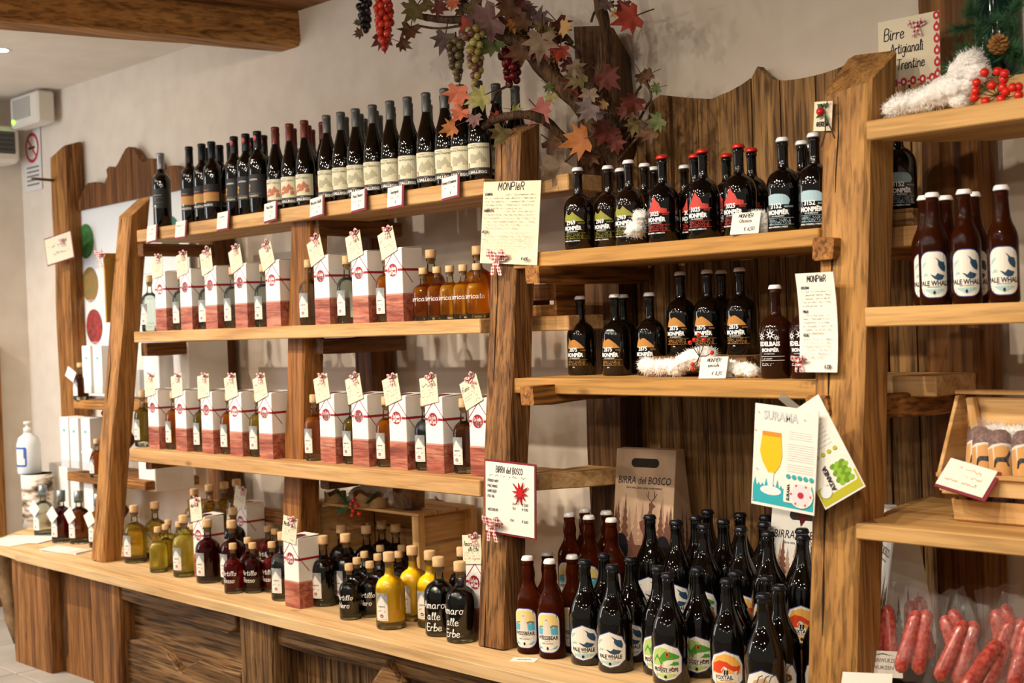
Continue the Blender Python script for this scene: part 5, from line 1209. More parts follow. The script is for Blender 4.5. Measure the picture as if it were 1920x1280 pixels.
o, w, h = sheet('beer_leaflet', 'white leaflet with yellow beer glass and pink flower', ((1417, 755), (1536, 771), (1408, 943)), 2.655, art_sur, board=WHITEP, tilt=(0, 0, 0))
vt = Art().txt('SURAMA', 0, 0, h*.032, INK, sx=.9, bold=.04)
obj('lettering', vt.mesh('lettering', base=.003), o, (w*.115, 0, -h*.32), (0, -math.pi/2, 0))
def art_ata(a, w, h):
    a.rect(-w*.48, -h*.48, w*.48, -h*.30, HOPB); a.rrect(-w*.2, -h*.40, w*.44, -h*.12, .006, WHITEP)
    for i in range(6):
        for j in range(3): a.ell(w*(.18+.11*(j-1)+(.05 if i % 2 else 0)), -h*(.18+.035*i), w*.075, h*.028, HOP if (i+j) % 2 else mat('hop_dark', '6a9422', .5), 10)
    for i in range(9): a.line([(-w*.4, h*(.36-.04*i)), (w*.3, h*(.36-.04*i))], .0009, PALEG)
    for i in range(5): a.ell(w*(-.3+.15*i), -h*.03, w*.05, h*.02, HOPB, 10)
    a.ell(-w*.3, -h*.36, w*.13, h*.06, GLS)
o, w, h = sheet('beer_leaflet', 'tilted leaflet with green hop cone stuck to the big post', ((1466, 784), (1537, 737), (1545, 957)), 2.672, art_ata, board=WHITEP, tilt=(0, 0, 0), bend=.0)
vt = Art().txt('ATANEA', 0, 0, h*.05, INK, sx=.9, bold=.04)
obj('lettering', vt.mesh('lettering', base=.003), o, (-w*.06, 0, -h*.26), (0, -math.pi/2, 0))
p = aty(1514, 965, 2.70)
o = thing('leaflet_corner', 'dark red leaflet corner showing below the two beer leaflets', 'leaflet', p); obj('paper_sheet', MB().prism([(-.03, .02), (.03, .03), (-.02, -.03)], 0, .002).mesh('paper_sheet', MATS['forest_brown'] if False else MAROON), o)
o = thing('card_clip', 'clear plastic card clip standing up behind the beer glass leaflet', 'clip', aty(1480, 755, 2.72)); obj('strip', MB().box((0, 0, 0), (.06, .002, .02), 0, Matrix.Rotation(.6, 3, 'Y')).mesh('strip', mat('clear_plastic', 'b9b2a6', .15, trans=.6, ior=1.2)), o)

# ================================================================== crates
def board_(nm, o, c, d, m, rot=None): return obj(nm, MB().box((0, 0, 0), d).mesh(nm, m, .0015), o, c, rot)
tlc = aty(582, 944, 2.93); trc = aty(783, 962, 2.93)
cz = tlc.z-ZC; cw = trc.x-tlc.x
cr = thing('wooden_crate', 'pine crate lying on its side on the counter with dark bottles inside', 'crate', ((tlc.x+trc.x)/2, 2.93, ZC), 0)
for s in (-1, 1):
    for y in (.015, .255): board_('corner_post', cr, (s*(cw/2-.017), y, cz/2), (.034, .03, cz), WC['z'])
    for k in range(3): board_('side_slat', cr, (s*(cw/2-.037), .135, cz*(.18+.32*k)), (.008, .23, cz*.28), WC['y'])
for k in range(3): board_('back_slat', cr, (0, .272, cz*(.18+.32*k)), (cw-.08, .008, cz*.29), WC['x'])
for k in range(3): board_('top_slat', cr, (0, .045+.09*k, cz+.005), (cw, .084, .010), WC['x'])
# sausage crate on the right-hand shelf
c_tl = aty(1800, 738, 3.02); c_bl = atz(1783, 976, ZQ3)
sx0 = c_bl.x+.01; sy0 = c_bl.y; sh = .26
sc_ = thing('wooden_crate', 'pine fruit crate on the shelf full of wrapped salami', 'crate', (sx0, sy0, ZQ3))
cwid = .62; fl_ = .028                        # the sides flare outwards towards the top
board_('front_slat', sc_, (cwid/2, 0, .028), (cwid, .010, .046), WC['x']); board_('front_slat', sc_, (cwid/2-.008, -.010, .084), (cwid+.03, .010, .040), WC['x'])
board_('front_rail', sc_, (cwid/2-.012, -.012, .108), (cwid+.04, .024, .010), WC['x'])
CD = .15
for y, z1_ in ((.02, .10), (CD-.02, .275)): obj('corner_post', MB().hewn((.022, y, 0), (.022-fl_*z1_/.11*.6, y, z1_), .02, .02, n=3, amp=.001).mesh('corner_post', WC['z']), sc_)
side = MB().prism([(-.012, .07), (-.012, .112), (CD-.03, .282), (CD+.005, .282), (CD+.005, .07)], 0, .010, 'x'); obj('side_board', side.mesh('side_board', WC['y'], .0015), sc_, (-.022, 0, 0), (0, -.12, 0))
board_('side_board', sc_, (0, CD/2, .03), (.010, CD, .05), WC['y'], (0, -.12, 0))
for k in range(3): board_('back_slat', sc_, (cwid/2-.01*k, CD, .05+.095*k), (cwid+.02*k, .010, .072), WC['x'])
board_('top_rail', sc_, (cwid/2-.03, CD-.004, .288), (cwid+.06, .04, .010), WC['x']); board_('bottom_board', sc_, (cwid/2, CD/2, .006), (cwid, CD, .010), WC['x'])
SAL = noisy('salami_skin', '5a3430', '8d6a60', 120, .55, bump=.4, detail=5); SLAB = mat('salami_label', 'e2a552', .5); PLAST = cling('plastic_wrap', .05)
def salami_mesh(L, R): return MB().lathe([(0, 0), (R*.7, .004), (R, .02), (R, L-.03), (R*.86, L-.012), (R*.5, L-.002), (0, L)], 20)
sal = salami_mesh(.20, .027).mesh('sausage', SAL)
wrap = MB().lathe([(.0285, .004), (.0295, .185), (.024, .203), (.008, .212), (.014, .220)], 16).mesh('plastic_wrap', PLAST)
la = Art().poly([(-.038, .07), (.038, .07), (.038, .158), (.02, .165), (0, .168), (-.02, .165), (-.038, .158)], WHITEP); la.poly([(-.036, .072), (.036, .072), (.036, .154), (0, .163), (-.036, .154)], SLAB)
sl_me = la.mesh('label', .028, base=.0003)
dp = Art().poly([(-.020, .080), (-.018, .098), (-.012, .104), (.006, .104), (.012, .110), (.016, .118), (.020, .112), (.014, .102), (.012, .094), (.016, .082), (.010, .084), (.008, .092), (-.008, .094), (-.014, .090), (-.016, .082)], BLK).mesh('label_print', .028, base=.0007, fn=lambda v: Vector((v.x, v.y, v.z+.032)))
for i, (px, py, lean_, rz_) in enumerate(((1832, 797, .10, .5), (1851, 830, .03, .5), (1888, 828, -.02, .55), (1932, 834, -.02, .5))):
    Ys = sy0+.062-.012*(i > 0); tp = aty(px, py, Ys); b_z = max(tp.z-.20, ZQ3+.012)
    o = thing('salami', f'{ORD[i]} wrapped salami with orange label from the open end of the crate', 'salami', (tp.x-.02*lean_*10*.1, Ys-.02, b_z), rz_, 'wrapped salami in the crate')
    o.rotation_euler = (-.14, lean_, rz_)
    obj('sausage', sal, o); l_ = obj('label', sl_me, o); obj('label_print', dp, l_); obj('plastic_wrap', wrap, o)
pc = aty(1812, 896, sy0-.045)
price_card(1812, 895, sy0-.04, .115, .075, 'white price card with maroon edge on the salami crate', [(None, .02, .014, .010, OCHRE), (None, .03, -.002, .008, OCHRE), (None, .0, -.020, .009, OCHRE)], roll=.22, lean=-.75)

# ================================================================== cotton, berries, pine
def cotton(name, label, blobs, root=None, strands=700):
    mb = MB(); base = Vector(blobs[0][0]); full = []
    for i, (c, r) in enumerate(blobs):
        c = Vector(c); full.append((c, r))
        if i+1 < len(blobs):
            c2 = Vector(blobs[i+1][0]); r2 = blobs[i+1][1]
            if (c2-c).length < (r+r2)*1.6: full.append(((c+c2)/2+Vector((rnd.uniform(-.2, .2)*r, rnd.uniform(-.3, .3)*r, rnd.uniform(-.1, .25)*r)), (r+r2)*.46))
    for (c, r) in full:
        b2 = bmesh.new(); bmesh.ops.create_icosphere(b2, subdivisions=4, radius=1)
        vs = []
        for v in b2.verts:
            n1_ = noise.noise(v.co*1.3+c*9); n2_ = noise.fractal(v.co*4+c*5, .9, 2.0, 4)
            q_ = v.co*(r*1.05*(1+.22*n1_+.13*n2_)); q_.z *= .82; vs.append(c+q_)
        mb.add(vs, [[v.index for v in f_.verts] for f_ in b2.faces], 0, True); b2.free()
        for k in range(strands):
            d = Vector((rnd.gauss(0, 1), rnd.gauss(0, 1), rnd.gauss(0, 1))).normalized(); p0 = c+Vector((d.x, d.y, d.z*.82))*r*rnd.uniform(.8, 1.05); t_ = Vector((rnd.gauss(0, 1), rnd.gauss(0, 1), rnd.gauss(0, 1))).normalized()
            p1 = p0+t_*r*.28+d*r*.16; p2 = p1+d.cross(t_)*r*.3; s_ = d.cross(t_).normalized()*.00035
            mb.add([p0-s_, p0+s_, p1+s_, p1-s_, p2], [(0, 1, 2, 3), (3, 2, 4)])
    me = mb.mesh(name, COTTON, 0, base)
    return obj(name, me, loc=base, label=label, cat='cotton wool', group='cotton wool snow')
def cot_px(label, pts, Y, z=None): return cotton('cotton_tuft', label, [((lambda v: (v.x, v.y, max(v.z, (z or 0)+r*.62)))(aty(px, py, Y)), r) for px, py, r in pts])
cot_px('white cotton tuft between the olive and red beer labels', [(1190, 430, .028), (1200, 405, .020), (1182, 445, .02)], 2.845, ZR1)
cot_px('white cotton tuft beside the folded card on the upper beer shelf', [(1403, 405, .018), (1425, 410, .024), (1432, 428, .016)], 2.86, ZR1)
cot_px('long strip of cotton snow in front of the raised beer bottles', [(1215, 685, .026), (1240, 688, .026), (1268, 690, .025), (1298, 672, .028), (1325, 668, .028), (1330, 692, .022), (1358, 688, .022), (1388, 694, .022), (1410, 696, .02)], 2.90, ZR2)
cot_px('white cotton snow under the hand-lettered sign', [(1678, 205, .028), (1700, 195, .03), (1728, 190, .03), (1760, 175, .034), (1790, 165, .034), (1820, 115, .03), (1830, 135, .03), (1800, 190, .02)], 2.90, ZQ1)
cotton('cotton_tuft', 'white cotton padding behind the salami in the crate', [((aty(1868, 815, sy0+.12).x, sy0+.115, ZQ3+.19), .028), ((aty(1895, 820, sy0+.12).x, sy0+.115, ZQ3+.185), .028), ((aty(1918, 815, sy0+.12).x, sy0+.115, ZQ3+.19), .026)])
BERRY = mat('berry_red', 'cf2418', .2, coat=.4)
berry_me = MB().lathe([(0, -1), (.5, -.86), (.86, -.5), (1, 0), (.86, .5), (.5, .86), (.12, .97), (0, .9)], 14).mesh('berry', BERRY)
STEM = mat('dark_stem', '3a2415', .7); NEED = mat('pine_needle', '3f7048', .6); NEED2 = mat('pine_needle_dark', '2c5a3c', .6)
def berries(name, label, pts, r, Y, root_px):
    b = aty(*root_px, Y); o = thing(name, label, 'berry sprig', b)
    for (px, py) in pts:
        v = aty(px, py, Y+rnd.uniform(-.01, .01))-b
        ob = obj('berry', berry_me, o, v, (rnd.uniform(-.5, .5), rnd.uniform(-.5, .5), 0)); ob.scale = (r, r, r)
        obj('stem', MB().tube([v*.98, v*.5+Vector((0, .008, -.004)), (0, .01, 0)], .0012, 4).mesh('stem', STEM), o)
    return o
def needles(o, p0, p1, n, L, m, name='needle_spray'):
    mb = MB(); p0, p1 = Vector(p0), Vector(p1); ax = (p1-p0).normalized()
    for k in range(n):
        t_ = rnd.random(); q_ = p0.lerp(p1, t_); d = (ax*rnd.uniform(.5, 1.2)+Vector((rnd.gauss(0, .6), rnd.gauss(0, .6), rnd.gauss(0, .6)))).normalized()
        s_ = d.cross(Vector((rnd.random(), rnd.random(), rnd.random()))).normalized()*.0007
        e = q_+d*L*rnd.uniform(.7, 1.1); mb.add([q_-s_, q_+s_, e], [(0, 1, 2)])
    mb.tube([p0, p1], .0016, 5)
    x = obj(name, mb.mesh(name, m), o); x['kind'] = 'stuff'; return x
berries('berry_sprig', 'red berry sprig on cotton before the raised beer bottles', [(1294, 642), (1302, 637), (1310, 628), (1320, 637), (1335, 661), (1299, 683), (1299, 692)], .0062, 2.855, (1307, 668))
o = berries('berry_sprig', 'large red berry sprig beside the pine garland', [(1846, 136), (1831, 155), (1829, 171), (1827, 183), (1871, 134), (1884, 138), (1882, 149), (1860, 160), (1880, 164), (1886, 172), (1877, 186), (1899, 164), (1910, 163), (1910, 178), (1848, 190)], .0105, 2.84, (1866, 178))
ob_ = aty(1870, 178, 2.86)
needles(o, (-.06, .0, .0), (.09, .02, .06), 60, .03, NEED2)
gp_ = thing('pine_garland', 'green pine garland with cone above the red berries', 'garland', aty(1880, 150, 3.0))
for k in range(16):
    gq_ = aty(rnd.uniform(1815, 1915), rnd.uniform(15, 125), 2.96+rnd.uniform(-.03, .05)); a0 = gq_-gp_.location; needles(gp_, a0, a0+Vector((rnd.uniform(-.05, .05), rnd.uniform(-.04, .02), rnd.uniform(-.02, .05))), 260, .042, NEED if k % 3 else NEED2)
cn = MB(); 
for k in range(60):
    t_ = k/60; a_ = k*2.4; r_ = .022*math.sin(math.pi*(.12+.85*t_)); z_ = .055*t_
    cn.add([(r_*.3*math.cos(a_), r_*.3*math.sin(a_), z_), (r_*math.cos(a_-.35), r_*math.sin(a_-.35), z_+.004), (r_*1.15*math.cos(a_), r_*1.15*math.sin(a_), z_+.007), (r_*math.cos(a_+.35), r_*math.sin(a_+.35), z_+.004)], [(0, 1, 2, 3)])
cv = aty(1873, 102, 2.93)-gp_.location
obj('pine_cone', cn.mesh('pine_cone', noisy('cone_scale', '8a5a2c', 'b58448', 50, .7)), gp_, cv, (.9, .3, .2))
v = aty(1872, 60, 3.08)
o = thing('demijohn', 'dark green glass jar behind the pine garland', 'jar', (v.x, 3.08, ZQ1)); obj('glass_body', MB().lathe([(0, 0), (.05, 0), (.055, .01), (.055, .34), (.04, .40), (.02, .42), (.02, .5), (0, .5)], 24).mesh('glass_body', mat('green_glass', '0c2c26', .08, spec=.6)), o)
v = atz(1860, 172, ZQ1) if False else aty(1862, 168, 2.90)
o = thing('burlap_bundle', 'folded burlap cloth behind the red berries', 'cloth', (v.x, 2.93, ZQ1))
for k in range(2):
    bb = MB(); bb.add([(-.14+.28*i/14+.03*k, .03*k+.016*math.sin(i*.9+k)+.02*j/4, .004+.075*(1-.25*k)*j/4) for j in range(5) for i in range(15)], [(j*15+i, j*15+i+1, (j+1)*15+i+1, (j+1)*15+i) for j in range(4) for i in range(14)], 0, True)
    obj('cloth_fold', bb.mesh('cloth_fold', weave('pale_burlap', 'dcb880', 'a07c48', 1800)), o)
# decoration on the side-lying crate
cb_ = Vector((cr.location.x, 0, ZC+cz+.01))
o = berries('berry_sprig', 'red berry sprig with pine tip hanging over the crate edge', [(664, 937), (659, 945), (670, 948), (663, 957), (674, 963), (661, 966)], .0085, 2.90, (655, 950))
needles(o, (0, 0, .005), (-.07, .0, .05), 260, .04, NEED); needles(o, (0, 0, 0), (-.07, 0, -.02), 180, .035, NEED)
def cbx(px, Y): return aty(px, 940, Y).x
cotton('cotton_tuft', 'grey-white cotton tuft lying on the side-lying crate', [((cbx(672, 3.0), 3.0, cb_.z+.03), .032), ((cbx(690, 3.02), 3.02, cb_.z+.045), .03), ((cbx(735, 3.0), 3.0, cb_.z+.03), .03), ((cbx(720, 3.04), 3.04, cb_.z+.05), .03)])
o = thing('burlap_ribbon', 'crumpled burlap ribbon on the side-lying crate', 'ribbon', (cbx(690, 2.97), 2.965, cb_.z)); bb = MB()
for cx, s in ((-.19, 1), (0, 1.2), (.07, .9)):
    bb = MB()
    pts = [(cx+s*.05*math.cos(t_*.55), s*.035*math.sin(t_*.55), 0) for t_ in range(13)]
    bb.add([(x_, y_, z_) for (x_, y_, _) in pts for z_ in (.002, .035*s+.012*math.sin(x_*80))], [(2*i, 2*i+2, 2*i+3, 2*i+1) for i in range(12)], 0, True)
    obj('ribbon_loop', bb.mesh('ribbon_loop', BURLAP), o)
needles(o, (.03, -.03, .01), (.09, -.03, .05), 200, .035, NEED2)
o = thing('bark_piece', 'curved birch bark pot lying on the end of the crate', 'bark', (cbx(768, 3.0), 3.0, cb_.z)); obj('bark', MB().hewn((-.05, 0, .035), (.05, 0, .04), .07, .06, n=6, amp=.012, side=(0, 0, 1)).mesh('bark', noisy('birch_bark_brown', '8a6a44', '4f3520', 25, .85, bump=.5)), o)

# ================================================================== sausage packs on the counter
VAC = mat('sausage_red', '9c2a22', .35, coat=.5); VAC2 = noisy('sausage_marbled', '8c1f1a', 'bd5242', 110, .25, coat=.6)
SHEETP = cling('vacuum_film', .01, .06)
sg = MB().lathe([(0, 0), (.5, .02), (.9, .08), (1, .18), (.97, .5), (1, .82), (.9, .92), (.5, .98), (0, 1)], 14)
def sausage_mesh(L, R): return MB().lathe([(a_*R, b_*L) for a_, b_ in ((0, 0), (.5, .02), (.9, .08), (1, .18), (.97, .5), (1, .82), (.9, .92), (.5, .98), (0, 1))], 14).mesh('sausage', VAC2)
SG = sausage_mesh(.15, .017)
def film(w, h):
    mb = MB(); n = 10
    for s in (-1, 1):
        vs = []
        for j in range(n+1):
            for i in range(n+1):
                u, v_ = i/n*2-1, j/n*2-1; e = max(abs(u), abs(v_)); th = .021*max(0, 1-e**3)
                vs.append((u*w/2*(1+.03*noise.noise(Vector((v_*4, s, w*50)))), s*th+.004*noise.noise(Vector((u*4, v_*4, s*3+w*40))), v_*h/2+h/2+.006*noise.noise(Vector((u*5, 2, h*60)))))
        mb.add(vs, [(j*(n+1)+i, j*(n+1)+i+1, (j+1)*(n+1)+i+1, (j+1)*(n+1)+i) for j in range(n) for i in range(n)], 0, True)
    return mb.mesh('vacuum_film', SHEETP)
FILM = film(.10, .21)
packs = [(1657, 1262, 2.80, 0, 0, True, 'upright vacuum pack of two sausages with white label beside the big post'), (1700, 1268, 2.74, .3, .1, False, 'vacuum pack of sausages leaning next to the labelled pack'), (1728, 1245, 2.90, -.1, 0, False, 'upright sausage pack standing at the back'), (1770, 1285, 2.72, .5, .2, False, 'glossy sausage pack in the middle of the pile'),
         (1828, 1275, 2.78, -.35, .1, False, 'sausage pack tilted back with crumpled film top'), (1862, 1285, 2.74, .4, 0, False, 'sausage pack just past the middle of the pile'), (1905, 1270, 2.82, -.2, 0, False, 'upright sausage pack near the outer end'), (1915, 1300, 2.68, .3, .2, False, 'sausage pack at the outer end of the pile, front'), (1810, 1310, 2.64, .9, .5, False, 'sausage pack lying low at the front of the pile')]
for px, py, Y, rl, ry, lab_, lb in packs:
    b_ = aty(px, py, Y); zz = max(b_.z-.01, ZC+.012)
    o = thing('sausage_pack', lb, 'sausages', (b_.x, Y, zz), 0, 'vacuum-packed sausages'); o.rotation_euler = (-.30, rl*.9, .45+ry)
    for k, (dx, dz, rr) in enumerate(((-.02, .012, .06), (.02, .02, -.08))): obj('sausage', SG, o, (dx, 0, dz), (0, rr, 0))
    obj('vacuum_film', FILM, o)
    if lab_:
        a = Art(); a.rect(-.045, .0, .045, .06, WHITEP); a.txt('KAMINWURZEN', 0, .034, .009, INK, sx=.75); a.txt('WURZEN', 0, .018, .008, INK); a.poly([(-.03, .048), (0, .052), (.03, .048), (0, .055)], INK)
        obj('label', a.mesh('label', base=.022), o)
v = atz(1740, 1262, ZC)
o = thing('burlap_sack', 'burlap cloth under the sausage packs', 'cloth', (v.x, 2.86, ZC)); bb = MB()
bb.add([(x_*.07, y_*.06, .012+.010*math.sin(x_*1.3+y_)+.008*math.cos(y_*1.7-x_)) for y_ in range(-5, 4) for x_ in range(-5, 8)], [(r_*13+c_, r_*13+c_+1, r_*13+c_+14, r_*13+c_+13) for r_ in range(8) for c_ in range(12)], 0, True)
obj('cloth_fold', bb.mesh('cloth_fold', BURLAP), o)
v = aty(1625, 1278, 2.66)
o = thing('price_card', 'white card lying before the sausage packs', 'price card', v); obj('card', MB().box((0, 0, 0), (.11, .08, .0015)).mesh('card', WHITEP), o); o.rotation_euler = (.25, 0, .5)
# ================================================================== vine with leaves and grapes
def vp(cx, cy, Y): return aty(640+cx/3.097, cy/3.097, Y)
BARK = wood('vine_bark', 'z', '6e5238', '4c3623', '2a1c10', 30, .85, streak=.6, bump=1.0, stretch=.15)
vine = thing('grape_vine', 'gnarled dry vine with autumn leaves arching over the top shelf', 'vine', vp(1500, 950, 3.1))
off = vine.location
def branch(nm, pts, rad, jit=.12):
    P_ = [vp(*p) for p in pts]; out = []; rr = []
    n = len(P_)
    for i in range(n-1):
        a0, a1, a2, a3 = P_[max(i-1, 0)], P_[i], P_[i+1], P_[min(i+2, n-1)]
        for t_ in (0, .25, .5, .75):
            q_ = .5*((2*a1)+(-a0+a2)*t_+(2*a0-5*a1+4*a2-a3)*t_*t_+(-a0+3*a1-3*a2+a3)*t_**3); out.append(q_-off); rr.append((rad[i]*(1-t_)+rad[i+1]*t_)*(1+.15*noise.noise(q_*22)))
    out.append(P_[-1]-off); rr.append(rad[-1])
    return obj(nm, MB().tube(out, rr, 9, jit=jit).mesh(nm, BARK), vine)
branch('trunk', [(1640, 1000, 3.08), (1560, 890, 3.06), (1450, 700, 3.04), (1330, 560, 3.02), (1180, 400, 3.0), (1060, 260, 2.98), (940, 205, 2.97), (820, 120, 2.96), (700, 20, 2.95), (640, -60, 2.95)], [.024, .026, .024, .025, .026, .025, .021, .019, .016, .014])
branch('branch', [(1470, -120, 3.08), (1500, 20, 3.08), (1530, 150, 3.08), (1525, 330, 3.08), (1500, 470, 3.07), (1560, 640, 3.07), (1640, 740, 3.06)], [.017, .018, .018, .019, .02, .022, .022])
branch('branch', [(790, 775, 2.86), (870, 705, 2.87), (980, 672, 2.88), (1090, 668, 2.90), (1190, 705, 2.94), (1280, 790, 2.98), (1360, 870, 3.02)], [.011, .013, .013, .014, .014, .013, .012])
branch('branch', [(760, 110, 2.96), (640, 115, 2.97), (520, 105, 2.98), (440, 85, 2.98), (360, 20, 2.98)], [.013, .013, .012, .010, .007])
branch('branch', [(1250, 420, 3.02), (1200, 330, 3.02), (1230, 250, 3.03), (1300, 220, 3.03), (1340, 250, 3.03)], [.014, .013, .012, .010, .007])
for pts in ([(1600, 900, 3.05), (1680, 780, 3.04), (1760, 640, 3.04), (1800, 560, 3.04), (1770, 470, 3.05)], [(1610, 930, 3.05), (1720, 800, 3.04), (1850, 690, 3.04)], [(1680, 650, 3.05), (1700, 560, 3.05), (1740, 500, 3.05)],
            [(1390, 330, 3.04), (1360, 280, 3.04), (1300, 250, 3.04)], [(880, 600, 2.90), (910, 530, 2.90), (990, 490, 2.92)], [(700, 150, 2.95), (560, 165, 2.96), (450, 150, 2.96)], [(1450, 130, 3.08), (1480, 60, 3.08), (1580, 10, 3.06)], [(900, 640, 2.9), (880, 600, 2.88), (820, 560, 2.86)], [(740, 600, 2.86), (700, 640, 2.85), (660, 700, 2.85)]):
    branch('twig', pts, [.004]*len(pts), 0)
def leaf_mesh(seed):
    r = random.Random(seed); lob = [(-2.35, .55), (-1.9, .62), (-1.62, .42), (-1.25, .86), (-.95, .50), (-.55, .82), (-.32, .55), (0, 1.05), (.32, .55), (.55, .80), (.95, .50), (1.25, .84), (1.62, .42), (1.9, .60), (2.35, .52), (3.0, .22)]
    pts = []
    for a_, l_ in lob: pts.append((l_*math.sin(a_), l_*math.cos(a_)))
    bm2 = bmesh.new(); c = bm2.verts.new((0, 0, 0)); ring = []; mid = []
    cu = r.uniform(.3, .85); tw = r.uniform(-.3, .3)
    for x_, y_ in pts:
        rr_ = math.hypot(x_, y_); z_ = -cu*rr_*rr_*.5+.10*math.sin(4*math.atan2(x_, y_)+seed)+tw*x_*y_
        ring.append(bm2.verts.new((x_, z_, y_))); mid.append(bm2.verts.new((x_*.5, z_*.35-.03*math.cos(6*math.atan2(x_, y_)), y_*.5)))
    n = len(pts)
    for i in range(n):
        j = (i+1) % n; bm2.faces.new((c, mid[i], mid[j])); bm2.faces.new((mid[i], ring[i], ring[j], mid[j]))
    for f_ in bm2.faces: f_.smooth = True
    me = bpy.data.meshes.new('leaf'); bm2.to_mesh(me); bm2.free(); return me
LSH = [leaf_mesh(s) for s in range(5)]
LCOL = {}
for nm, a_, b_ in (('salmon', 'b85a40', 'cc7a58'), ('yellowgreen', '86864a', 'aca460'), ('purple', '6a4a4e', '8a6a64'), ('orange', 'a8682e', '9c5a2a'), ('pink', '9c5a52', '9a4c48'), ('red', '8c2c1e', 'a03c28'), ('darkred', '6a2418', '4a2014'), ('dusty', '7a6450', '94806a'), ('green', '4c5a30', '666e3c'), ('brown', '6a4426', '4a301c'), ('olive', '6a5c30', '52451f'), ('grey', '5a4a48', '746460'), ('tan', 'c09a64', 'c09a60')):
    LCOL[nm] = noisy('leaf_'+nm, a_, b_, 3, .7, bump=.2)
leaves = [(680, 530, 80, 'salmon', 2.83), (815, 560, 75, 'yellowgreen', 2.84), (695, 650, 60, 'salmon', 2.82), (775, 685, 50, 'purple', 2.83), (645, 740, 58, 'orange', 2.83), (1150, 640, 85, 'pink', 2.93), (1005, 640, 40, 'yellowgreen', 2.91), (905, 685, 48, 'red', 2.89), (1400, 810, 95, 'orange', 2.96), (1270, 965, 105, 'dusty', 2.95), (1540, 760, 85, 'darkred', 3.0), (1490, 655, 48, 'grey', 3.0), (1530, 600, 32, 'tan', 3.0), (1465, 590, 34, 'green', 3.0), (1700, 590, 70, 'darkred', 3.0), (1680, 640, 50, 'brown', 3.0), (1835, 510, 34, 'green', 3.0), (1745, 440, 45, 'brown', 3.0), (1790, 430, 40, 'brown', 3.01), (1845, 700, 55, 'green', 3.0), (1800, 760, 60, 'brown', 3.0), (1700, 720, 50, 'olive', 3.0),
 (860, 120, 125, 'purple', 2.9), (880, 250, 80, 'green', 2.9), (720, 150, 70, 'red', 2.9), (600, 220, 75, 'grey', 2.91), (690, 240, 55, 'purple', 2.91), (400, 170, 72, 'brown', 2.93), (430, 45, 80, 'olive', 2.93), (240, 215, 80, 'darkred', 2.94), (350, 250, 50, 'brown', 2.93), (110, 190, 38, 'brown', 2.94), (100, 130, 26, 'green', 2.94), (1160, 230, 95, 'dusty', 2.93), (1290, 160, 52, 'tan', 2.97), (1270, 290, 60, 'red', 2.97), (1150, 140, 38, 'olive', 2.95), (985, 45, 75, 'brown', 2.92), (1690, 100, 85, 'red', 3.0), (1600, 70, 40, 'tan', 3.02), (1640, 30, 50, 'darkred', 3.02), (1540, 20, 50, 'grey', 3.02), (650, 8, 48, 'salmon', 2.9), (560, 40, 60, 'darkred', 2.92), (1340, 470, 62, 'green', 2.98), (1400, 490, 40, 'olive', 2.98), (930, 765, 66, 'olive', 2.84), (1220, 820, 70, 'brown', 2.97), (1220, 560, 40, 'yellowgreen', 2.97), (1200, 500, 34, 'green', 2.97), (1330, 380, 60, 'darkred', 3.0), (1060, 120, 60, 'brown', 2.93), (760, 30, 55, 'olive', 2.92), (1590, 820, 55, 'darkred', 3.0), (1450, 900, 60, 'brown', 3.0), (1000, 130, 45, 'orange', 2.92), (510, 20, 50, 'olive', 2.93), (1760, 730, 40, 'grey', 3.0)]
for k_ in range(34):
    t_ = rnd.random(); cx_ = 640+t_*920+rnd.gauss(0, 60); cy_ = 10+max(0, t_-.3)*900+rnd.gauss(0, 55)
    leaves.append((cx_, cy_, rnd.uniform(38, 80), rnd.choice(('brown', 'darkred', 'olive', 'purple', 'brown', 'grey', 'dusty', 'darkred')), 3.0+rnd.uniform(-.08, .04)))
LV = {}
for i, (cx, cy, s, col, Y) in enumerate(leaves):
    k = (i % 5, col)
    if k not in LV: LV[k] = LSH[i % 5].copy(); LV[k].name = 'leaf'; LV[k].materials.append(LCOL[col])
    v = vp(cx, cy, Y)-off; sz = s/3.097*4.1/2550*1.55
    o = obj('leaf', LV[k], vine, v, (rnd.uniform(-.35, .35), rnd.uniform(-1.4, 1.4)+math.pi, .6+rnd.uniform(-.35, .35))); o.scale = (sz, sz, sz)
    obj('petiole', MB().tube([(0, 0, -.1), (.05, .2, -.6), (.1, .5, -1.0)], .03, 4).mesh('petiole', MATS['leaf_brown']), o)
# grape bunches
def bunch(label, cx, cy0, cy1, wd, Y, cols, r, n, seed):
    rr = random.Random(seed); b = vp(cx, cy0, Y); o = thing('grape_bunch', label, 'grapes', b, 0, 'grape bunches hanging on the vine'); ms = []
    for c in cols:
        me = MB().lathe([(0, -1), (.38, -.92), (.71, -.71), (.92, -.38), (1, 0), (.92, .38), (.71, .71), (.38, .92), (0, 1)], 12).mesh('grape', c); ms.append(me)
    Lz = (b-vp(cx, cy1, Y)).z; W = wd/3.097*4.1/2550/2; pts = []; tries = 0
    while len(pts) < n and tries < 6000:
        tries += 1
        t_ = rr.random(); f = math.sin(math.pi*min(1, .22+.78*(1-t_)))**.6*(1.05-.75*t_) if t_ > .15 else .6+2.5*t_
        a_ = rr.uniform(0, 6.283); q_ = Vector((W*f*math.cos(a_)*rr.uniform(.7, 1), W*f*math.sin(a_)*rr.uniform(.7, 1), -Lz*t_))
        if all((q_-p_).length > r*1.55 for p_ in pts): pts.append(q_)
    for q_ in pts:
        g_ = obj('grape', rr.choice(ms), o, q_); s_ = r*rr.uniform(.9, 1.08); g_.scale = (s_, s_, s_*1.08)
    obj('stalk', MB().tube([(0, 0, .03), (0, 0, -Lz*.4), (0, 0, -Lz*.9)], [.003, .0025, .0015], 6).mesh('stalk', STEM), o)
GR = lambda n_, h_: mat(n_, h_, .25, coat=.3, sss=.15)
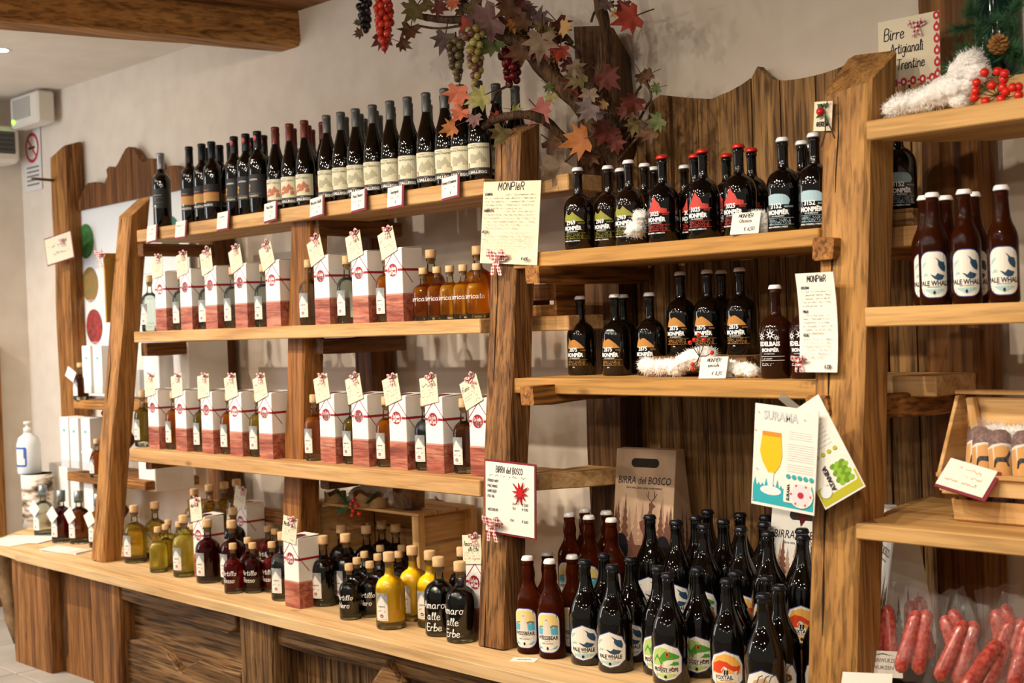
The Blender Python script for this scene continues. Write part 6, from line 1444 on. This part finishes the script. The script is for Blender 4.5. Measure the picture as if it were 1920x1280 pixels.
bunch('bright red grape bunch hanging at the tip of the vine', 240, -70, 285, 150, 2.90, [GR('grape_red', 'd03a24'), GR('grape_red_dark', 'b82a1e')], .0125, 70, 1)
bunch('dark purple grape bunch behind the bright red one', 130, -60, 190, 110, 2.96, [GR('grape_black', '1c1620'), GR('grape_purple', '33202c')], .0125, 30, 2)
bunch('yellow green grape bunch hanging before the bottle necks', 770, 170, 490, 120, 2.85, [GR('grape_green', 'a8a058'), GR('grape_amber', '8c7a40'), GR('grape_dusky', '6a4438')], .0125, 46, 3)
bunch('olive brown grape bunch next to the yellow green one', 665, 240, 460, 110, 2.88, [GR('grape_olive', '6c6240'), GR('grape_brown', '54452e')], .0125, 34, 4)
bunch('wine red grape bunch under the arching vine', 985, 290, 500, 150, 2.98, [GR('grape_wine', '6c1018'), GR('grape_wine_dark', '500c14')], .0135, 46, 5)
v = vp(600, 0, 2.95)
# ================================================================== far end: poster, lamps, cartons, bottles
def art_poster(a, w, h):
    cols = [('4a8a4a', '2c6a3c'), ('a86a38', '6a7a48'), ('b83038', '5a3a30')]
    for i, (py) in enumerate((452, 533, 612)):
        v_ = aty(163+8*i-2, py, 3.28); x_ = v_.x-pc_.x; z_ = v_.z-pc_.z
        pa_ = Art(); pa_.ell(x_, z_, .088, .090, noisy(f'herb_photo_{i}', cols[i][0], cols[i][1], 38, .5), 26); obj('herb_photo', pa_.mesh('herb_photo', base=.0015), o); a.line([(x_-.05, z_-.082), (x_+.05, z_-.082)], .003, PALEG); a.line([(x_-.03, z_-.092), (x_+.03, z_-.092)], .002, PALEG)
    v_ = aty(320, 448, 3.28); pa_ = Art(); pa_.ell(v_.x-pc_.x, v_.z-pc_.z+.02, .088, .090, noisy('herb_photo_4', '1f5a58', '2c7a5c', 38, .5), 26); obj('herb_photo', pa_.mesh('herb_photo', base=.0015), o)
    for k in range(4): a.line([(w*.05, h*(.1-.12*k)), (w*.2, h*(.1-.12*k))], .004, PALEG)
p0, p1, p2 = aty(137, 397, 3.28), aty(353, 455, 3.28), aty(178, 742, 3.28)
pc_ = Vector(((p0.x+p1.x)/2, 3.28, (p0.z+p2.z)/2+.02)); pw, ph = p1.x-p0.x, p0.z-p2.z+.04
o = thing('herb_poster', 'white herb poster with round plant photographs behind the far post', 'poster', pc_)
obj('poster_board', MB().box((0, .004, 0), (pw, .006, ph)).mesh('poster_board', mat('poster_white', 'dfe3e4', .4)), o)
a = Art(); art_poster(a, pw, ph); obj('poster_print', a.mesh('poster_print', base=.0015), o)
for sx_, sz_ in ((-.47, .46), (-.47, -.46)): obj('screw', MB().lathe([(0, 0), (.012, 0), (.012, .004), (0, .006)], 10).mesh('screw', mat('screw_grey', '555555', .4, .8)), o, (pw*sx_, 0, ph*sz_), (math.pi/2, 0, 0))
# emergency lamp, smoke sign, air conditioner
e0 = aty(57, 207, 3.22)
o = thing('emergency_light', 'white emergency light with green dot high on the wall', 'lamp', (e0.x, 3.23, e0.z)); 
obj('housing', MB().box((0, 0, 0), (.34, .10, .17)).mesh('housing', mat('white_plastic', 'e4ded2', .4), .012), o); obj('diffuser', MB().box((-.02, -.052, .01), (.21, .006, .11)).mesh('diffuser', mat('diffuser_grey', 'b4b0a8', .3), .002), o)
obj('indicator', MB().lathe([(0, 0), (.012, 0), (.010, .005), (0, .007)], 12).mesh('indicator', mat('green_led', '7cff20', .3, emit=4)), o, (-.125, -.052, -.05), (math.pi/2, 0, 0))
def art_smoke(a, w, h):
    RD = mat('ban_red', 'c0303a', .5)
    a.ell(0, h*.20, w*.40, w*.40, RD, 28); a.ell(0, h*.20, w*.31, w*.31, WHITEP, 28); a.rect(-w*.22, h*.18, w*.18, h*.22, BLK); a.line([(-w*.26, h*.20+w*.26), (w*.26, h*.20-w*.26)], w*.07, RD)
    for k in range(5): a.line([(-w*.36, -h*(.12+.07*k)), (w*.36, -h*(.12+.07*k))], h*.025, GREYINK)
n0 = aty(62, 300, 3.315)
o = thing('no_smoking_sign', 'white no smoking notice with red ring below the emergency light', 'sign', (n0.x, 3.312, n0.z)); obj('paper_sheet', MB().box((0, .002, 0), (.21, .003, .34)).mesh('paper_sheet', mat('notice_white', 'dcd8d4', .5)), o)
a = Art(); art_smoke(a, .21, .34); obj('lettering', a.mesh('lettering', base=.0008), o)
a0 = atx(38, 272, WLX+.2)
o = thing('air_conditioner', 'white air conditioner with dark grille on the far side wall', 'air conditioner', (WLX+.10, a0.y-.40, a0.z)); obj('casing', MB().box((0, 0, 0), (.20, .8, .20)).mesh('casing', MATS['white_plastic'], .02), o)
obj('grille', MB().box((.101, 0, .01), (.008, .74, .12)).mesh('grille', mat('dark_grille', '4a4844', .6)), o)
for k in range(5): obj('louver', MB().box((.107, 0, -.04+.025*k), (.006, .74, .005)).mesh('louver', mat('louver_grey', '64625e', .5)), o)
# tag on the far post
o, w, h = sheet('price_card', 'cream price card pinned to the far end post', ((86, 452), (122, 434), (99, 496)), 3.14, lambda a, w, h: (a.scrawl(-w*.4, w*.2, h*.1, h*.14, GREYINK, .002, 3), a.scrawl(-w*.3, w*.4, -h*.2, h*.12, GREYINK, .002, 5)), border=MAROON, cat='price card', tilt=(0, 0, .2))
obj('bow', BOW, o, (w*.2, -.004, h*.2))
ps = aty(198, 540, 2.80)
o = thing('hanging_board', 'thin yellow-edged board hung on the far rack post', 'board', (-5.475, 2.86, ps.z)); obj('board', MB().box((0, 0, 0), (.012, .16, .30)).mesh('board', mat('ochre_board', 'b08a3c', .6), .002), o); obj('bow', BOWBIG, o, (-.01, -.08, .14))
# birch log with soap dispenser
lg = atz(52, 988, ZC); 
def birch():
    mt = mat('birch_bark', 'e4dccf', .8); N, L, b = nodes_of(mt); tc = N.new('ShaderNodeTexCoord'); mp = N.new('ShaderNodeMapping'); mp.inputs['Scale'].default_value = (9, 9, 22); n_ = N.new('ShaderNodeTexNoise'); n_.inputs['Scale'].default_value = 1; n_.inputs['Detail'].default_value = 5
    L.new(tc.outputs['Object'], mp.inputs[0]); L.new(mp.outputs[0], n_.inputs['Vector']); r_ = ramp(mt.node_tree, [(.36, '3a2e24'), (.44, 'a08a70'), (.52, 'e6dfd2')]); L.new(n_.outputs['Fac'], r_.inputs[0]); L.new(r_.outputs[0], b.inputs['Base Color']); return mt
rl_ = 31*6.5/2550; hl_ = aty(52, 886, lg.y+.05).z-ZC
o = thing('birch_log', 'upright birch log with peeling white bark at the counter end', 'log', (lg.x, lg.y+.06, ZC))
obj('bark', MB().lathe([(rl_*1.02, 0), (rl_*.98, hl_*.3), (rl_, hl_*.7), (rl_*1.01, hl_)], 24).mesh('bark', birch()), o); obj('cut_face', MB().lathe([(0, hl_+.001), (rl_*.98, hl_+.001)], 24).mesh('cut_face', WC['y']), o)
o = thing('soap_dispenser', 'white pump bottle with blue label on the birch log', 'dispenser', (lg.x-.04, lg.y+.04, ZC+hl_), .2)
obj('bottle', MB().lathe([(0, 0), (.055, 0), (.06, .008), (.06, .15), (.05, .185), (.025, .205), (.022, .215), (0, .215)], 24).mesh('bottle', mat('milky_plastic', 'e8ecee', .35, sss=.2)), o)
obj('pump', MB().lathe([(.024, .212), (.024, .235), (.012, .24), (.012, .252), (.022, .255), (.022, .268), (0, .27)], 16).mesh('pump', MATS['white_plastic']), o)
a = Art(); a.rrect(-.045, .04, .045, .14, .01, mat('label_blue', '2a58b0', .5)); a.rect(-.036, .05, .036, .13, WHITEP); obj('label', a.mesh('label', .06, base=.0005), o)
# white cartons and tagged bottles of the herb unit
WCAR = mat('white_board_box', 'ebe9e4', .5); TEALP = mat('teal_mark', '6ab0a4', .6)
def wcarton(px, py0, py1, Y, w, label):
    a0_, a1_ = aty(px, py1, Y), aty(px, py0, Y); h = a1_.z-a0_.z
    o = thing('white_carton', label, 'box', (a0_.x, Y+w/2, a0_.z), 0, 'white herb liqueur cartons'); obj('carton', MB().box((0, 0, h/2), (w, w, h)).mesh('carton', WCAR, .002), o)
    a = Art(); a.poly([(-.02, h*.74), (0, h*.70), (.02, h*.74), (0, h*.78)], TEALP); a.scrawl(-.02, .02, h*.62, .006, TEALP, .0008, 3); bd_ = Art().rect(-w*.49, .002, w*.49, h*.16, PALEG); obj('band_print', bd_.mesh('band_print', fn=lambda v_: Vector((v_.x, v_.y-w/2, v_.z))), o); obj('front_print', a.mesh('front_print', fn=lambda v_: Vector((v_.x, v_.y-w/2, v_.z))), o); return o
for i, (px, a_, b_, Y, w_) in enumerate(((164, 648, 737, 3.02, .085), (185, 648, 738, 3.02, .085), (123, 782, 876, 3.02, .09), (141, 784, 878, 3.0, .09), (163, 784, 882, 3.0, .09))):
    wcarton(px, a_, b_, Y, w_, f'{ORD[i]} white herb liqueur carton on the far rack, counted from the top')
for i, (px, Y, ht) in enumerate(((103, 3.12, .31), (122, 3.10, .30), (143, 3.06, .29), (168, 3.03, .28))):
    v_ = aty(px, 1000, Y); o = thing('white_carton', f'{ORD[i]} white carton standing on the counter behind the tagged bottles', 'box', (v_.x, Y+.05, ZC), 0, 'white herb liqueur cartons'); obj('carton', MB().box((0, 0, ht/2), (.095, .095, ht)).mesh('carton', WCAR, .002), o)
for i, (px, py, c) in enumerate(((72, 1004, 'clear'), (106, 1017, 'red'), (139, 1019, 'brown'), (176, 1026, 'amber'))):
    v_ = atz(px, py, ZC)
    o = place('liqueur_'+c, 'herb_bottle', v_.x, v_.y+.03, ZC, .2, f'{ORD[i]} herb liqueur bottle with a square paper tag at the counter end', group='tagged herb liqueur bottles')
    obj('neck_seal', MB().lathe([(.021, .19), (.021, .243), (.0, .245)], 16).mesh('neck_seal', mat('steel_cap', '8e979a', .35, .7)), o)
    obj('paper_tag', MB().box((.0, -.052, .135), (.06, .002, .06), 0, Matrix.Rotation(.75+.1*i, 3, 'Y')).mesh('paper_tag', WHITEP), o)
for i, (px, py, Y, c) in enumerate(((152, 736, 3.02, 'brown'), (183, 880, 2.97, 'amber'))):
    z_ = (1.172, .815)[i]+.001; v_ = aty(px, py, Y)
    o = place('liqueur_'+c, 'herb_bottle', v_.x, Y, z_, .2, ('dark herb bottle with white paper on the upper far shelf', 'tagged herb bottle on the lower far shelf')[i], group='tagged herb liqueur bottles'); o.scale = (.75, .75, .75)
    obj('paper_tag', MB().box((-.03, -.052, .17), (.09, .002, .07), 0, Matrix.Rotation(.5, 3, 'Y')).mesh('paper_tag', WHITEP), o)
# cartons seen through the left bay
for i, (px0, px1, py0, py1, Y) in enumerate(((271, 322, 645, 742, 3.0), (327, 376, 640, 742, 3.05), (262, 316, 872, 938, 3.05))):
    A_, B_ = aty(px0, py1, Y), aty(px1, py0, Y); w_ = max(.12, (B_.x-A_.x)*.55)
    o = thing('storage_carton', ('plain white carton behind the lowest shelf cartons', 'plain white carton with small dark seal behind the lowest shelf', 'white carton in shade below the lowest shelf')[i], 'box', (A_.x+w_/2, Y+.10, A_.z if i < 2 else .765), 0, 'plain white cartons')
    hh = B_.z-A_.z; obj('carton', MB().box((0, 0, hh/2), (w_, .2, hh)).mesh('carton', WCAR, .003), o)
# papers at the counter end
for i, (px, py, w_, d_, rz, lb) in enumerate(((48, 1012, .30, .21, .5, 'white paper sheets lying at the very end of the counter'), (22, 1016, .24, .18, .2, 'white sheet partly under the papers at the counter end'))):
    v_ = atz(px, py, ZC); o = thing('paper_leaflet', lb, 'paper', (v_.x, v_.y, ZC+.001+.002*(1-i)), rz); obj('paper_sheet', MB().box((0, 0, .0008), (w_, d_, .0012)).mesh('paper_sheet', WHITEP), o)
v_ = atz(125, 1034, ZC); o = thing('booklet', 'small white booklet on the counter near the far post', 'booklet', (v_.x, v_.y, ZC), .35); obj('cover', MB().box((0, 0, .008), (.22, .11, .003), 0, Matrix.Rotation(.06, 3, 'Y')).mesh('cover', WHITEP), o); obj('pages', MB().box((0, 0, .004), (.215, .105, .006)).mesh('pages', mat('page_edge', 'd8d2c4', .7)), o)
# basket seen right of the middle post
v_ = aty(1042, 600, 3.02)
o = thing('small_crate', 'small brown wooden crate on the shelf end past the middle post', 'crate', (v_.x-.02, 3.02, ZS2)); 
for y_ in (-.05, .06): board_('slat', o, (0, y_, .075), (.15, .012, .05), WP['x']); board_('slat', o, (0, y_, .018), (.15, .012, .035), WP['x'])
for s in (-1, 1): board_('end_board', o, (s*.078, .005, .05), (.012, .13, .10), WP['y'])
# root under the counter end
v_ = aty(10, 1130, 2.75)
o = thing('tree_root', 'gnarled pale root leaning beside the counter leg', 'root', (v_.x, 2.75, 0)); obj('root_limb', MB().tube([(-.05, 0, .5), (-.06, 0, .38), (.0, 0, .27), (.05, 0, .2), (.06, 0, .12), (.1, .02, .0)], [.05, .06, .04, .035, .03, .03], 9, jit=.15).mesh('root_limb', noisy('root_bark', '9a7a54', '6c5034', 14, .85, bump=.5)), o)
